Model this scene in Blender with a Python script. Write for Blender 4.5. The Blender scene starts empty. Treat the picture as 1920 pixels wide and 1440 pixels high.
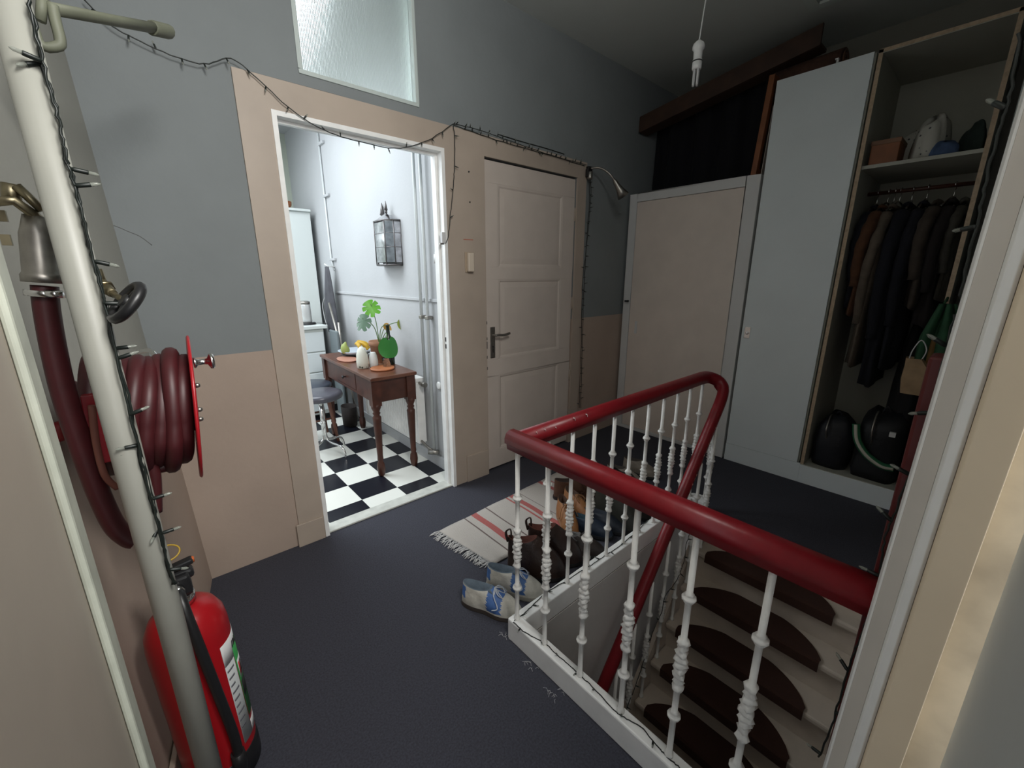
import bpy, math, random
from mathutils import Vector, Matrix
random.seed(7)
PI = math.pi
S = bpy.context.scene
C = S.collection

# ------------------------------------------------------------------ camera
W_PX, H_PX, F_PX = 1920, 1440, 779.27
CAM = Vector((0, 0, 1.45))
YAW, PITCH = math.radians(41.319), math.radians(14.739)
cd = bpy.data.cameras.new('camera'); cam = bpy.data.objects.new('camera', cd); C.objects.link(cam)
cd.sensor_width = 36; cd.lens = 36 * F_PX / W_PX; cd.clip_start = 0.02
cam.location = CAM; cam.rotation_euler = (PI/2 - PITCH, 0, -YAW)
S.camera = cam

# ------------------------------------------------------------------ light
S.view_settings.view_transform = 'Standard'; S.view_settings.look = 'None'
S.view_settings.gamma = 1; S.view_settings.use_curve_mapping = False
S.view_settings.exposure = 0.93
w = bpy.data.worlds.new('world'); S.world = w; w.use_nodes = True
w.node_tree.nodes['Background'].inputs[0].default_value = (0.86, 0.93, 1.0, 1)
w.node_tree.nodes['Background'].inputs[1].default_value = 0.70

def area(name, loc, target, sx, sy, power, col):
    l = bpy.data.lights.new(name, 'AREA'); l.shape = 'RECTANGLE'; l.size = sx; l.size_y = sy
    l.energy = power; l.color = col
    o = bpy.data.objects.new(name, l); C.objects.link(o); o.location = loc
    o.rotation_euler = (Vector(target) - Vector(loc)).to_track_quat('-Z', 'Z').to_euler()
    return o
area('kitchen_window_daylight', (-0.5, 4.9, 2.1), (1.15, 1.9, 0.0), 1.6, 1.4, 15, (0.88, 0.95, 1.0))
area('kitchen_overhead_fill', (0.35, 3.6, 2.92), (0.5, 3.5, 0.0), 1.3, 1.8, 33, (0.88, 0.95, 1.0))  # added overhead fill without a known source, brightens the kitchen floor
area('room_window_daylight', (-0.4, -2.0, 2.0), (0.9, 1.5, 0.9), 2.2, 1.6, 36, (1.0, 0.98, 0.94))
area('room_high_fill', (0.68, -0.55, 2.9), (1.8, 1.4, 0.0), 0.9, 0.8, 52, (1.0, 0.98, 0.94))  # added high fill, no such window known; lifts upward-facing surfaces

# ------------------------------------------------------------------ geometry of the view, to read places off the surfaces
RT = Vector((math.cos(YAW), -math.sin(YAW), 0))
FW = Vector((math.sin(YAW)*math.cos(PITCH), math.cos(YAW)*math.cos(PITCH), -math.sin(PITCH)))
UP = RT.cross(FW)
def ray(px, py): return RT*((px-960)/F_PX) - UP*((py-720)/F_PX) + FW
def onZ(px, py, z=0.0): d = ray(px, py); return CAM + d*((z-CAM.z)/d.z)
def onY(px, py, y): d = ray(px, py); return CAM + d*(y/d.y)
def onX(px, py, x): d = ray(px, py); return CAM + d*(x/d.x)

# ------------------------------------------------------------------ materials
MATS = {}
def mat(name, col, rough=0.6, metal=0.0, noise=0.0, scale=8.0, bump=0.0, bscale=60.0, **kw):
    if name in MATS: return MATS[name]
    m = bpy.data.materials.new(name); m.use_nodes = True; MATS[name] = m
    nt = m.node_tree; b = nt.nodes['Principled BSDF']
    b.inputs['Base Color'].default_value = (*col, 1); b.inputs['Roughness'].default_value = rough
    b.inputs['Metallic'].default_value = metal
    for k, v in kw.items(): b.inputs[k.replace('_', ' ')].default_value = v
    tc = nt.nodes.new('ShaderNodeTexCoord')
    if noise > 0:
        n = nt.nodes.new('ShaderNodeTexNoise'); n.inputs['Scale'].default_value = scale; n.inputs['Detail'].default_value = 6
        r = nt.nodes.new('ShaderNodeValToRGB')
        r.color_ramp.elements[0].position = 0.3; r.color_ramp.elements[1].position = 0.7
        r.color_ramp.elements[0].color = (*[c*(1-noise) for c in col], 1)
        r.color_ramp.elements[1].color = (*[min(1, c*(1+noise*0.6)) for c in col], 1)
        nt.links.new(tc.outputs['Object'], n.inputs['Vector']); nt.links.new(n.outputs['Fac'], r.inputs['Fac'])
        nt.links.new(r.outputs['Color'], b.inputs['Base Color'])
    if bump > 0:
        n2 = nt.nodes.new('ShaderNodeTexNoise'); n2.inputs['Scale'].default_value = bscale; n2.inputs['Detail'].default_value = 4
        bp = nt.nodes.new('ShaderNodeBump'); bp.inputs['Strength'].default_value = bump; bp.inputs['Distance'].default_value = 0.01
        nt.links.new(tc.outputs['Object'], n2.inputs['Vector']); nt.links.new(n2.outputs['Fac'], bp.inputs['Height'])
        nt.links.new(bp.outputs['Normal'], b.inputs['Normal'])
    return m

def two_tone(name, low, high, zsplit, rough=0.75):
    """painted wall: one colour up to zsplit, another above (a dado painted on the wall)"""
    m = mat(name, high, rough, bump=0.12, bscale=35); nt = m.node_tree; b = nt.nodes['Principled BSDF']
    g = nt.nodes.new('ShaderNodeNewGeometry'); sp = nt.nodes.new('ShaderNodeSeparateXYZ')
    n = nt.nodes.new('ShaderNodeTexNoise'); n.inputs['Scale'].default_value = 3; n.inputs['Detail'].default_value = 5
    gt = nt.nodes.new('ShaderNodeMath'); gt.operation = 'GREATER_THAN'; gt.inputs[1].default_value = zsplit
    mx = nt.nodes.new('ShaderNodeMix'); mx.data_type = 'RGBA'; mx.inputs[6].default_value = (*low, 1); mx.inputs[7].default_value = (*high, 1)
    m2 = nt.nodes.new('ShaderNodeMix'); m2.data_type = 'RGBA'; m2.blend_type = 'MULTIPLY'; m2.inputs[0].default_value = 0.35
    nt.links.new(g.outputs['Position'], sp.inputs[0]); nt.links.new(sp.outputs['Z'], gt.inputs[0]); nt.links.new(gt.outputs[0], mx.inputs[0])
    nt.links.new(g.outputs['Position'], n.inputs['Vector'])
    r = nt.nodes.new('ShaderNodeValToRGB'); r.color_ramp.elements[0].position = .35; r.color_ramp.elements[0].color = (.8, .8, .8, 1); r.color_ramp.elements[1].position = .6
    nt.links.new(n.outputs['Fac'], r.inputs['Fac'])
    nt.links.new(mx.outputs[2], m2.inputs[6]); nt.links.new(r.outputs['Color'], m2.inputs[7]); nt.links.new(m2.outputs[2], b.inputs['Base Color'])
    return m

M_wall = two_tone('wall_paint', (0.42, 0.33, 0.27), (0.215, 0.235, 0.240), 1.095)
M_kwall = mat('kitchen_wall_paint', (0.47, 0.48, 0.49), 0.75, noise=0.04, scale=2, bump=0.1)
M_ceil = mat('ceiling_paint', (0.62, 0.65, 0.62), 0.8, noise=0.05, scale=2)
M_cream = mat('cream_paint', (0.44, 0.365, 0.30), 0.5, noise=0.07, scale=5, bump=0.06, bscale=25)
M_door = mat('door_paint', (0.60, 0.525, 0.465), 0.45, noise=0.05, scale=6, bump=0.06, bscale=25)
M_white = mat('white_gloss_paint', (0.88, 0.88, 0.86), 0.35, noise=0.06, scale=14)
M_lam = mat('grey_white_laminate', (0.80, 0.86, 0.87), 0.35, noise=0.03, scale=3)
M_cup = mat('cupboard_paint', (0.74, 0.74, 0.73), 0.45, noise=0.04, scale=4)
M_raw = mat('raw_chipboard_edge', (0.50, 0.38, 0.26), 0.7, noise=0.2, scale=60)
M_inner = mat('wardrobe_inside', (0.42, 0.42, 0.36), 0.6, noise=0.05)
M_red = mat('red_gloss_paint', (0.225, 0.007, 0.013), 0.38, noise=0.12, scale=20, bump=0.08, bscale=40)
M_bal = mat('baluster_white', (0.86, 0.85, 0.81), 0.35, noise=0.05, scale=40, bump=0.15, bscale=120)
M_mat = mat('brown_stair_mat', (0.050, 0.017, 0.009), 0.95, noise=0.25, scale=300, bump=0.6, bscale=500)
M_step = mat('stair_paint', (0.56, 0.48, 0.40), 0.55, noise=0.12, scale=9)
M_wire = mat('dark_green_wire', (0.008, 0.012, 0.010), 0.45)
M_tip = mat('clear_bulb_tip', (0.30, 0.32, 0.28), 0.1, Alpha=0.55)
M_chrome = mat('chrome', (0.75, 0.75, 0.74), 0.18, 1.0)
M_steel = mat('dull_steel', (0.36, 0.34, 0.31), 0.42, 1.0, noise=0.15, scale=40)
M_brass = mat('old_brass', (0.30, 0.26, 0.17), 0.4, 1.0, noise=0.2, scale=30)
M_black = mat('black_plastic', (0.012, 0.012, 0.013), 0.4)
M_hose = mat('red_rubber_hose', (0.050, 0.006, 0.008), 0.5, noise=0.15, scale=30)
M_exred = mat('extinguisher_red', (0.34, 0.006, 0.010), 0.3)
M_disc = mat('reel_red', (0.34, 0.008, 0.014), 0.3)
M_pipe = mat('pipe_white_paint', (0.30, 0.30, 0.265), 0.45, noise=0.06, scale=9)
M_wood = mat('dark_wood', (0.07, 0.022, 0.013), 0.4, noise=0.35, scale=14)
M_wood2 = mat('orange_brown_wood', (0.24, 0.08, 0.025), 0.5, noise=0.2, scale=12)
M_beam = mat('brown_beam_wood', (0.055, 0.026, 0.015), 0.6, noise=0.3, scale=10)
M_drape = mat('black_cloth', (0.004, 0.004, 0.007), 0.95)
M_terra = mat('terracotta', (0.34, 0.17, 0.10), 0.8, noise=0.1)
M_paper = mat('white_label', (0.62, 0.62, 0.62), 0.5)
M_green = mat('label_green', (0.03, 0.25, 0.06), 0.5)
M_ink = mat('label_ink', (0.02, 0.02, 0.02), 0.6)

# carpet
M_carpet = mat('dark_grey_carpet', (0.050, 0.051, 0.068), 0.95, noise=0.35, scale=160, bump=0.5, bscale=350)
# checkered kitchen tiles, each 25 cm
M_tile = mat('checker_tiles', (0.7, 0.7, 0.66), 0.28)
nt = M_tile.node_tree; b_ = nt.nodes['Principled BSDF']
g_ = nt.nodes.new('ShaderNodeNewGeometry'); mp = nt.nodes.new('ShaderNodeMapping'); mp.inputs['Location'].default_value = (-0.887+0.0, -2.523, 0.13); 
ck = nt.nodes.new('ShaderNodeTexChecker'); ck.inputs['Scale'].default_value = 1.0; mp.vector_type = 'TEXTURE'
mp.inputs['Location'].default_value = (0.888, 2.523, -0.127); mp.inputs['Scale'].default_value = (0.254, 0.254, 0.254)
ck.inputs['Color1'].default_value = (0.85, 0.86, 0.80, 1); ck.inputs['Color2'].default_value = (0.010, 0.011, 0.018, 1)
nt.links.new(g_.outputs['Position'], mp.inputs[0]); nt.links.new(mp.outputs[0], ck.inputs['Vector']); nt.links.new(ck.outputs['Color'], b_.inputs['Base Color'])
# ribbed frosted glass
M_frost = mat('ribbed_glass', (0.86, 0.92, 0.90), 0.35, Transmission_Weight=0.85, IOR=1.3)
nt = M_frost.node_tree; b_ = nt.nodes['Principled BSDF']
tc = nt.nodes.new('ShaderNodeTexCoord'); wv = nt.nodes.new('ShaderNodeTexWave'); wv.inputs['Scale'].default_value = 45; wv.bands_direction = 'X'; wv.inputs['Distortion'].default_value = 1.0
bp = nt.nodes.new('ShaderNodeBump'); bp.inputs['Strength'].default_value = 0.35; bp.inputs['Distance'].default_value = 0.004
nt.links.new(tc.outputs['Object'], wv.inputs['Vector']); nt.links.new(wv.outputs['Fac'], bp.inputs['Height']); nt.links.new(bp.outputs['Normal'], b_.inputs['Normal'])
# woven rug: red stripes across, thin dark lines
M_rug = mat('striped_rug', (0.6, 0.57, 0.53), 0.95, bump=0.5, bscale=250)
nt = M_rug.node_tree; b_ = nt.nodes['Principled BSDF']
tc = nt.nodes.new('ShaderNodeTexCoord'); sp = nt.nodes.new('ShaderNodeSeparateXYZ'); rr = nt.nodes.new('ShaderNodeValToRGB'); rr.color_ramp.interpolation = 'CONSTANT'
base = (0.50, 0.46, 0.42, 1); red = (0.42, 0.12, 0.11, 1); dk = (0.16, 0.12, 0.11, 1)
els = [(0, base), (.155, dk), (.162, base), (.20, red), (.235, base), (.30, dk), (.306, base), (.45, red), (.462, base), (.48, red), (.51, base), (.545, dk), (.55, base), (.72, red), (.75, base), (.79, red), (.80, base)]
rr.color_ramp.elements[0].color = base; rr.color_ramp.elements[1].position = els[1][0]; rr.color_ramp.elements[1].color = els[1][1]
for p_, c_ in els[2:]:
    e_ = rr.color_ramp.elements.new(p_); e_.color = c_
nt.links.new(tc.outputs['Generated'], sp.inputs[0]); nt.links.new(sp.outputs['X'], rr.inputs['Fac']); nt.links.new(rr.outputs['Color'], b_.inputs['Base Color'])

# ------------------------------------------------------------------ mesh helpers
def catmull(pts, n=6, closed=False):
    P = [Vector(p) for p in pts]; out = []
    m = len(P)
    for i in range(m if closed else m-1):
        if closed: a, b, c, d = P[(i-1) % m], P[i], P[(i+1) % m], P[(i+2) % m]
        else: a, b, c, d = P[max(i-1, 0)], P[i], P[i+1], P[min(i+2, m-1)]
        for k in range(n):
            t = k/n
            out.append(0.5*((2*b) + (c-a)*t + (2*a-5*b+4*c-d)*t*t + (3*b-a-3*c+d)*t**3))
    if not closed: out.append(P[-1])
    return out

class MB:
    def __init__(s): s.v = []; s.f = []; s.sm = []; s.mi = []; s.cur = 0
    def add(s, vs, fs, smooth=False):
        o = len(s.v); s.v += [tuple(p) for p in vs]
        for f in fs: s.f.append([i+o for i in f]); s.sm.append(smooth); s.mi.append(s.cur)
        return s
    def box(s, a, b, M=None):
        x0, y0, z0 = a; x1, y1, z1 = b
        vs = [Vector(p) for p in ((x0,y0,z0),(x1,y0,z0),(x1,y1,z0),(x0,y1,z0),(x0,y0,z1),(x1,y0,z1),(x1,y1,z1),(x0,y1,z1))]
        if M: vs = [M @ p for p in vs]
        return s.add(vs, [(0,3,2,1),(4,5,6,7),(0,1,5,4),(1,2,6,5),(2,3,7,6),(3,0,4,7)])
    def prism(s, poly, vec, smooth=False):
        n = len(poly); P = [Vector(p) for p in poly]; vec = Vector(vec)
        fs = [list(range(n))[::-1], list(range(n, 2*n))] 
        s.add(P + [p+vec for p in P], fs)
        s.add(P + [p+vec for p in P], [(i, (i+1) % n, n+(i+1) % n, n+i) for i in range(n)], smooth)
        return s
    def tube(s, path, r, seg=10, caps=True, closed=False, prof=None, flat=1.0, up=None):
        P = [Vector(p) for p in path]; n = len(P)
        R = r if isinstance(r, (list, tuple)) else [r]*n
        if prof is None: prof = [(math.cos(2*PI*k/seg), math.sin(2*PI*k/seg)*flat) for k in range(seg)]
        seg = len(prof)
        prev = None; rings = []
        for i in range(n):
            t = (P[(i+1) % n]-P[i-1]) if closed else (P[min(i+1, n-1)]-P[max(i-1, 0)])
            if t.length < 1e-9: t = Vector((0, 0, 1))
            t.normalize()
            if up is not None: a = Vector(up).cross(t)
            elif prev is None: a = t.orthogonal()
            else: a = prev - t*prev.dot(t)
            if a.length < 1e-6: a = t.orthogonal()
            a.normalize(); prev = a; bb = t.cross(a)
            rings += [P[i] + (a*x + bb*y)*R[i] for x, y in prof]
        fs = []
        for i in range(n if closed else n-1):
            for k in range(seg):
                j = (i+1) % n
                fs.append((i*seg+k, i*seg+(k+1) % seg, j*seg+(k+1) % seg, j*seg+k))
        s.add(rings, fs, True)
        if caps and not closed:
            s.add(rings[:seg], [list(range(seg))[::-1]]); s.add(rings[-seg:], [list(range(seg))])
        return s
    def lathe(s, prof, loc=(0, 0, 0), axis='Z', seg=20, M=None, smooth=True, caps=True, a0=0, a1=2*PI):
        full = abs(a1-a0-2*PI) < 1e-6
        k_ = seg if full else seg+1
        vs = []
        for r, z in prof:
            for k in range(k_):
                a = a0 + (a1-a0)*k/seg
                p = Vector((r*math.cos(a), r*math.sin(a), z))
                if axis == 'X': p = Vector((p.z, p.x, p.y))
                if axis == 'Y': p = Vector((p.x, p.z, p.y))
                if M: p = M @ p
                vs.append(p + Vector(loc))
        fs = []
        for i in range(len(prof)-1):
            for k in range(seg):
                k2 = (k+1) % k_
                fs.append((i*k_+k, i*k_+k2, (i+1)*k_+k2, (i+1)*k_+k))
        s.add(vs, fs, smooth)
        if caps and full:
            if prof[0][0] > 1e-4: s.add(vs[:k_], [list(range(k_))[::-1]])
            if prof[-1][0] > 1e-4: s.add(vs[-k_:], [list(range(k_))])
        return s
    def loft(s, rings, closed=True, caps=(True, True), smooth=True):
        n = len(rings[0]); vs = [p for r in rings for p in r]; fs = []
        for i in range(len(rings)-1):
            for k in range(n if closed else n-1):
                fs.append((i*n+k, i*n+(k+1) % n, (i+1)*n+(k+1) % n, (i+1)*n+k))
        s.add(vs, fs, smooth)
        if caps[0]: s.add(rings[0], [list(range(n))[::-1]], smooth)
        if caps[1]: s.add(rings[-1], [list(range(n))], smooth)
        return s
    def grid(s, fn, nu, nv, smooth=True):
        vs = [fn(i/nu, j/nv) for j in range(nv+1) for i in range(nu+1)]
        fs = [(j*(nu+1)+i, j*(nu+1)+i+1, (j+1)*(nu+1)+i+1, (j+1)*(nu+1)+i) for j in range(nv) for i in range(nu)]
        return s.add(vs, fs, smooth)

def build(name, mb, m, parent=None, bevel=0, solid=0, subsurf=0, loc=None, weld=True):
    me = bpy.data.meshes.new(name)
    org = Vector((0, 0, 0))
    me.from_pydata(mb.v, [], mb.f)
    for i, p in enumerate(me.polygons): p.use_smooth = mb.sm[i]; p.material_index = mb.mi[i]
    for x in (m if isinstance(m, (list, tuple)) else [m]): me.materials.append(x)
    if weld:
        import bmesh
        bm = bmesh.new(); bm.from_mesh(me); bmesh.ops.remove_doubles(bm, verts=bm.verts, dist=1e-5)
        bmesh.ops.recalc_face_normals(bm, faces=bm.faces); bm.to_mesh(me); bm.free()
    o = bpy.data.objects.new(name, me); C.objects.link(o)
    if parent is not None:
        o.parent = parent
        if loc is None and parent.get('built_at') is not None: pass
        o.matrix_parent_inverse = Matrix.Identity(4)
    if loc is not None: o.location = loc
    if bevel:
        md = o.modifiers.new('bevel', 'BEVEL'); md.width = bevel; md.segments = 2; md.limit_method = 'ANGLE'; md.angle_limit = math.radians(40)
    if solid:
        md = o.modifiers.new('solid', 'SOLIDIFY'); md.thickness = solid; md.offset = 0
    if subsurf:
        md = o.modifiers.new('sub', 'SUBSURF'); md.levels = subsurf; md.render_levels = subsurf
    return o

def thing(name, label, cat, loc=(0, 0, 0), rz=0, group=None, rot=None):
    o = bpy.data.objects.new(name, None); C.objects.link(o); o.empty_display_size = 0.05
    o.location = loc; o.rotation_euler = rot if rot else (0, 0, rz)
    o['label'] = label; o['category'] = cat
    if group: o['group'] = group
    return o
def tag(o, label, cat, group=None, kind=None):
    o['label'] = label; o['category'] = cat
    if group: o['group'] = group
    if kind: o['kind'] = kind
    return o
def struct(name, mb, m, parent=None, label=None, cat=None, **kw):
    o = build(name, mb, m, parent, **kw); o['kind'] = 'structure'
    if label: o['label'] = label
    if cat: o['category'] = cat
    return o
def shift(mb, off):
    off = Vector(off); mb.v = [tuple(Vector(p)-off) for p in mb.v]; return mb
def part(name, mb, m, root, **kw):
    """mesh given in world coordinates, hung on a thing whose base may be elsewhere (no rotation)"""
    return build(name, shift(mb, root.location), m, root, **kw)
def copy_tree(o, parent=None):
    c = o.copy(); C.objects.link(c)
    if parent is not None: c.parent = parent
    for ch in [x for x in C.objects if x.parent == o]: copy_tree(ch, c)
    return c

# ================================================================== SETTING
D = 2.28           # hall face of the back wall
XW = 3.36          # front of the wardrobes
CEIL = 3.04
# ---- hall floor with the stair opening
OX0, OX1, OY0, OY1 = 0.955, 2.436, 0.056, 1.005
mb = MB()
for a, b in (((-1.5, -2.5), (OX0, OY1)), ((-1.5, OY1), (4.04, D+0.09)), ((OX0, -2.5), (4.04, OY0)), ((OX1, OY0), (4.04, OY1))):
    mb.box((a[0], a[1], -0.03), (b[0], b[1], 0))
struct('floor', mb, M_carpet, label='dark blue-grey carpet floor of the hall around the stair opening', cat='floor')
mb = MB(); mb.box((-1.0, D+0.09, -0.03), (1.60, 5.9, 0))
struct('floor', mb, M_tile, label='black and white checkered kitchen floor', cat='floor')
# ---- ceiling
mb = MB(); mb.box((-1.5, -0.2, CEIL), (4.1, D+0.1, CEIL+0.06)); struct('ceiling', mb, M_ceil)
mb = MB(); mb.box((-1.0, D+0.1, 3.0), (1.65, 5.9, 3.06)); struct('ceiling', mb, M_kwall)
# ---- back wall with kitchen doorway, panelled door and fanlight
def wall_y(xs, zs, holes, y0, y1):
    mb = MB()
    for i in range(len(xs)-1):
        for j in range(len(zs)-1):
            cx, cz = (xs[i]+xs[i+1])/2, (zs[j]+zs[j+1])/2
            if any(h[0] < cx < h[1] and h[2] < cz < h[3] for h in holes): continue
            mb.box((xs[i], y0, zs[j]), (xs[i+1], y1, zs[j+1]))
    return mb
DW = (0.575, 1.465, 0, 2.155)      # kitchen doorway
DD = (1.762, 2.662, 0, 2.165)      # closed door
TW = (0.715, 1.325, 2.335, 2.98)   # fanlight
holes = [DW, DD, TW]
xs = sorted({-0.35, 4.04, *DW[:2], *DD[:2], *TW[:2]}); zs = sorted({0, CEIL, DW[3], DD[3], TW[2], TW[3]})
struct('wall_back', wall_y(xs, zs, holes, D, D+0.09), M_wall)
# beige timber surround of both doors, slightly proud of the wall
F0, F1, FT = 0.445, 2.765, 2.283
hole2 = [DW, DD]
mb = wall_y(sorted({F0, F1, *DW[:2], *DD[:2]}), [0, DW[3], DD[3], FT], hole2, D-0.014, D-0.0005)
struct('trim_1', mb, M_cream, label='beige timber surround of the kitchen doorway and the panelled door', cat='door frame')
# plinth blocks
for k, (a, b) in enumerate(((0.43, 0.57), (1.56, 1.755))):
    mb = MB(); mb.box((a, D-0.026, 0), (b, D-0.0145, 0.135 if k == 0 else 0.20)); struct('trim_%d' % (2+k), mb, M_cream, bevel=0.003)
# doorway lining with door stop
mb = MB()
mb.box((DW[0]-0.001, D-0.02, 0), (DW[0]+0.02, D+0.10, DW[3]-0.02)); mb.box((DW[1]-0.02, D-0.02, 0), (DW[1]+0.001, D+0.10, DW[3]-0.02))
mb.box((DW[0]-0.001, D-0.02, DW[3]-0.02), (DW[1]+0.001, D+0.10, DW[3]+0.001))
mb.box((DW[1]-0.035, D+0.03, 0), (DW[1]-0.0195, D+0.055, DW[3]-0.035)); mb.box((DW[0]+0.0195, D+0.03, DW[3]-0.035), (DW[1]-0.0195, D+0.055, DW[3]-0.0195))
struct('trim_4', mb, M_white, label='white lining of the open kitchen doorway', cat='door frame')
mb = MB(); mb.box((DW[0]+0.02, D+0.0, 0.0), (DW[1]-0.02, D+0.092, 0.012)); struct('trim_5', mb, mat('sill', (.62, .63, .58), .4, noise=.15, scale=20), bevel=0.004, label='worn pale sill of the kitchen doorway', cat='door sill')
mb = MB()
for z in (0.985, 1.03): mb.box((DW[1]-0.0212, D+0.008, z), (DW[1]-0.0195, D+0.02, z+0.028))
struct('trim_12', mb, M_ink, label='latch holes in the right side of the kitchen doorway', cat='latch plate')

# ---- closed panelled door
door = thing('door_1', 'closed cream panelled door with steel lever handle', 'door', ((DD[0]+DD[1])/2, D+0.02, 0)); door['kind'] = 'structure'
x0, x1, zt = DD[0]+0.006, DD[1]-0.008, DD[3]-0.012
mb = MB()
yF = D+0.004
pan = [(x0+0.115, x1-0.135, 1.50, zt-0.13), (x0+0.115, x1-0.135, 0.86, 1.42), (x0+0.115, x1-0.135, 0.16, 0.74)]
zb = sorted({0.02, zt, *[p[2] for p in pan], *[p[3] for p in pan]})
for i, (za, zc) in enumerate(zip(zb[:-1], zb[1:])):
    mid = (za+zc)/2
    inside = [p for p in pan if p[2] < mid < p[3]]
    if inside:
        p = inside[0]
        mb.box((x0, yF, za), (p[0], yF+0.036, zc)); mb.box((p[1], yF, za), (x1, yF+0.036, zc))
    else: mb.box((x0, yF, za), (x1, yF+0.036, zc))
part('door_frame', mb, M_door, door, bevel=0.002)
for p in pan:
    mb = MB(); a, b, c_, d = p
    i1, i2 = 0.022, 0.06
    r0 = [(a, yF+0.012, c_), (b, yF+0.012, c_), (b, yF+0.012, d), (a, yF+0.012, d)]
    def ins(k, y): return [(a+k, y, c_+k), (b-k, y, c_+k), (b-k, y, d-k), (a+k, y, d-k)]
    mb.loft([ins(0, yF+0.001), ins(0.012, yF+0.003), ins(i1, yF+0.009), ins(i2, yF+0.005)], caps=(False, True), smooth=False)
    part('panel', mb, M_door, door)
mb = MB(); hx = x0+0.055
mb.box((hx-0.021, yF-0.007, 0.875), (hx+0.021, yF+0.001, 1.095)); pl = part('handle_plate', mb, M_steel, door, bevel=0.003)
mb = MB(); mb.tube([(hx, yF, 1.04), (hx, yF-0.045, 1.04)], 0.009); mb.tube(catmull([(hx-0.004, yF-0.045, 1.04), (hx+0.02, yF-0.048, 1.042), (hx+0.07, yF-0.046, 1.037), (hx+0.125, yF-0.044, 1.045)], 4), 0.009)
part('handle', mb, M_steel, door)
mb = MB(); mb.box((hx-0.004, yF-0.009, 0.915), (hx+0.004, yF-0.006, 0.945)); mb.lathe([(0.007, -0.002), (0.007, 0.002)], (hx, yF-0.007, 0.955), axis='Y', seg=12); part('keyhole', mb, M_ink, door)
mb = MB(); mb.box((DD[0], D+0.052, 0), (DD[1], D+0.088, DD[3])); part('gap_light_blocker', mb, M_ink, door)  # added black sheet behind the door, stops light leaking so gaps stay dark
for z in (0.62, 1.22, 1.90):
    mb = MB(); mb.tube([(x1+0.004, yF-0.004, z-0.045), (x1+0.004, yF-0.004, z+0.045)], 0.0065); mb.tube([(x1+0.004, yF-0.004, z+0.045), (x1+0.004, yF-0.004, z+0.053)], 0.004); part('hinge', mb, M_cream, door)
mb = MB()
for z in (0.80, 0.88, 0.95, 1.01, 1.12): mb.box((DD[0]-0.003, D-0.0148, z), (DD[0]+0.002, D-0.0135, z+0.02+0.03*(z > 0.9 and z < 1)))
part('paint_chip', mb, M_ink, door)

# ---- fanlight window
wn = thing('window_1', 'ribbed frosted glass window above the kitchen doorway', 'window', ((TW[0]+TW[1])/2, D, TW[2])); wn['kind'] = 'structure'
mb = MB(); t = 0.018
for a, b in (((TW[0], TW[2]), (TW[1], TW[2]+t)), ((TW[0], TW[3]-t), (TW[1], TW[3])), ((TW[0], TW[2]+t), (TW[0]+t, TW[3]-t)), ((TW[1]-t, TW[2]+t), (TW[1], TW[3]-t))):
    mb.box((a[0], D-0.006, a[1]), (b[0], D+0.092, b[1]))
part('window_frame', mb, mat('window_green_grey', (.50, .56, .54), .45), wn, bevel=0.002)
mb = MB(); mb.box((TW[0]+t, D+0.028, TW[2]+t), (TW[1]-t, D+0.034, TW[3]-t)); part('window_pane', mb, M_frost, wn)

# ---- left wall: the old plaster wall runs slightly askew and leans a little
def left_x(y, z): return 0.037 - 0.195*(D-y) - 0.040*z
mb = MB()
def lw(u, v):
    y = 0.2 + (D+0.02-0.2)*u; z = CEIL*v
    return (left_x(y, z), y, z)
def lw2(u, v):
    p = lw(u, v); return (p[0]-0.08, p[1], p[2])
mb.grid(lw, 8, 8, False); n0 = len(mb.v); mb.grid(lw2, 8, 8, False)
mb.add([lw(1, 0), lw(1, 1), lw2(1, 1), lw2(1, 0), lw(0, 0), lw(0, 1), lw2(0, 1), lw2(0, 0)], [(0, 1, 2, 3), (4, 7, 6, 5), (1, 5, 6, 2)])
struct('wall_left', mb, two_tone('left_wall_paint', (0.46, 0.36, 0.295), (0.36, 0.36, 0.325), 1.095), weld=False)
mb = MB()
def bl(y, off): return (left_x(y, 0)+off, y)
poly = [(*bl(0.62, 0.001), 0), (*bl(1.5, 0.001), 0), (*bl(1.5, 0.016), 0), (*bl(0.62, 0.016), 0)]
mb.prism(poly, (0, 0, 0.12)); struct('baseboard_left', mb, M_cream, bevel=0.003)
# near left jamb of the doorway the picture is taken from
mb = MB(); mb.box((-0.55, 0.12, 0), (-0.094, 0.60, CEIL))
struct('trim_6', mb, mat('near_post_paint', (.37, .32, .265), .5, noise=.06, scale=5, bump=.06, bscale=20), bevel=0.006, label='cream post of the near doorway at the left edge', cat='door frame')
mb = MB(); mb.box((-0.0938, 0.562, 0), (-0.086, 0.604, CEIL))
struct('trim_15', mb, mat('greenish_white_paint', (.44, .46, .39), .5, noise=.15, scale=20), bevel=0.003, label='greenish white corner strip of the near left post', cat='door frame')
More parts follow.
